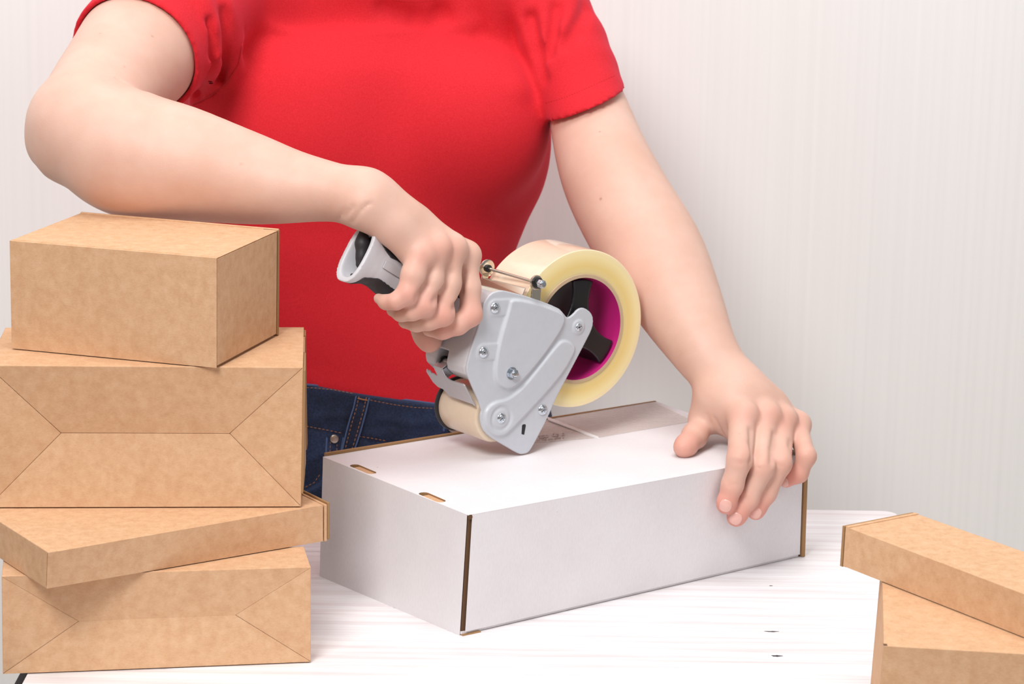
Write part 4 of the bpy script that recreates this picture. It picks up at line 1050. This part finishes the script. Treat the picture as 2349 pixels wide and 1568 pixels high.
def jcol(V):
    c = np.zeros((len(V), 4)); c[:, 3] = 1
    for k in jsub[4:]: c[:, 0] = np.maximum(c[:, 0], .7*np.exp(-(np.maximum(k.f(V), 0)/.0014)**2))
    e = np.abs(ztop(V)); c[:, 0] = np.maximum(c[:, 0], .7*np.exp(-(e/.0012)**2)*(loft(V, .0048) > -.004)); return c
V_, Q_ = polygonise(jeans_full, (-.30, 1.98, zb-.06), (.12, 2.34, zwaist+.04), .0018)
V2, Q2 = polygonise(Field([(.02, 0, hips, 'add'), (.01, .03, leg(-1)+leg(1), 'add'), (0, 0, [Fn(lambda P: P[:, 2]-(zb-.045), (0, 0, 0), 1)], 'int')]), (-.34, 1.95, fz+.02), (.14, 2.36, zb), .008)
V_ = relax(V_, Q_, 2, .4)
VV = np.concatenate([V_, V2]); QQ = np.concatenate([Q_, Q2+len(V_)])
jn = npmesh('jeans', VV-PO, QQ, DENIM, person, jcol(VV))
def jhit(*p): return jeans_full.hit(*p)
# belt loop: bent strip standing proud
def strip(name, L_, R_, lift, th, mat, parent):
    v, f = [], []
    n = len(L_)
    for i in range(n):
        a, b = jhit(*L_[i]), jhit(*R_[i]); ga, gb = jeans_full.grad(a), jeans_full.grad(b)
        l_ = lift*(1 if 0 < i < n-1 else .45)
        v += [a+ga*l_-PO, b+gb*l_-PO, b+gb*(l_-th)-PO, a+ga*(l_-th)-PO]
    for i in range(n-1):
        for k in range(4): j = (k+1) % 4; f.append((i*4+k, i*4+j, (i+1)*4+j, (i+1)*4+k))
    f += [(3, 2, 1, 0), tuple((n-1)*4+k for k in range(4))]
    o = mesh(name, v, f, mat, parent, False); bevel(o, .0003, 2); return o
Lp = [(817, 908), (811, 935), (803, 960), (796, 985), (790, 1010), (785, 1033)]; Rp = [(847, 912), (841, 939), (834, 965), (827, 990), (820, 1012), (813, 1031)]
bl = strip('belt_loop', Lp, Rp, .0022, .0012, DENIM, jn)
class Off:
    def __init__(s, f, o): s.f_ = f; s.o = o
    def hit(s, px, py): return s.f_.hit(px, py, off=s.o)
    def grad(s, p): return s.f_.grad(p)
jl = Off(jeans_full, .0023)
mids = lambda t: [(a[0]+(b[0]-a[0])*t, a[1]+(b[1]-a[1])*t) for a, b in zip(Lp, Rp)]
surf_line('stitching', mids(.22)[0:], jl, .00032, THREAD, bl, dash=(2, 1)); surf_line('stitching', mids(.78), jl, .00032, THREAD, bl, dash=(2, 1))
surf_line('loop_edge', mids(.0), jl, .0006, DENL, bl); surf_line('loop_edge', mids(1.0), jl, .0006, DENL, bl)
surf_line('bar_tack', [(820, 913), (833, 916), (844, 918)], jl, .0005, THREAD, bl)
surf_line('stitching', [(703, 888), (760, 893), (815, 903)], jeans_full, .0003, THREAD, jn, dash=(2, 1))
surf_line('stitching', [(849, 917), (900, 927), (950, 934), (1010, 937)], jeans_full, .0003, THREAD, jn, dash=(2, 1))
surf_line('stitching', [(702, 977), (745, 985), (789, 994)], jeans_full, .0003, THREAD, jn, dash=(2, 1))
surf_line('stitching', [(822, 1000), (860, 1006), (890, 1012)], jeans_full, .0003, THREAD, jn, dash=(2, 1))
surf_line('stitching', [(700, 1117), (720, 1107), (735, 1086)], jeans_full, .0003, THREAD, jn, dash=(2, 1))
surf_line('coin_pocket_edge', [(750, 1003), (749, 1020), (748, 1040)], jeans_full, .0007, DENL, jn)
surf_line('coin_pocket_edge', [(788, 1003), (785, 1018), (782, 1035)], jeans_full, .0006, DENL, jn)
surf_line('stitching', [(758, 1012), (757, 1040)], jeans_full, .0003, THREAD, jn, dash=(2, 1)); surf_line('stitching', [(773, 1018), (772, 1040)], jeans_full, .0003, THREAD, jn, dash=(2, 1))
surf_line('waistband_edge', [(703, 882), (760, 887), (815, 897), (860, 905), (930, 917), (1012, 928)], jeans_full, .0011, DENL, jn)
surf_line('fly_edge', [(1024, 930), (1020, 960), (1018, 990)], jeans_full, .0008, DENL, jn)
def stud(name, px, py, r):
    h_ = jhit(px, py); g = jeans_full.grad(h_); o = cyl(name, h_-g*.0005-PO, h_+g*.0016-PO, r, BRASS, jn, seg=28, bev=.0011); return o
stud('rivet', 767, 1006, .0036); stud('button', 1042, 972, .0075)
print('tris', sum(len(o.data.polygons) for o in bpy.data.objects if o.type == 'MESH')*2)
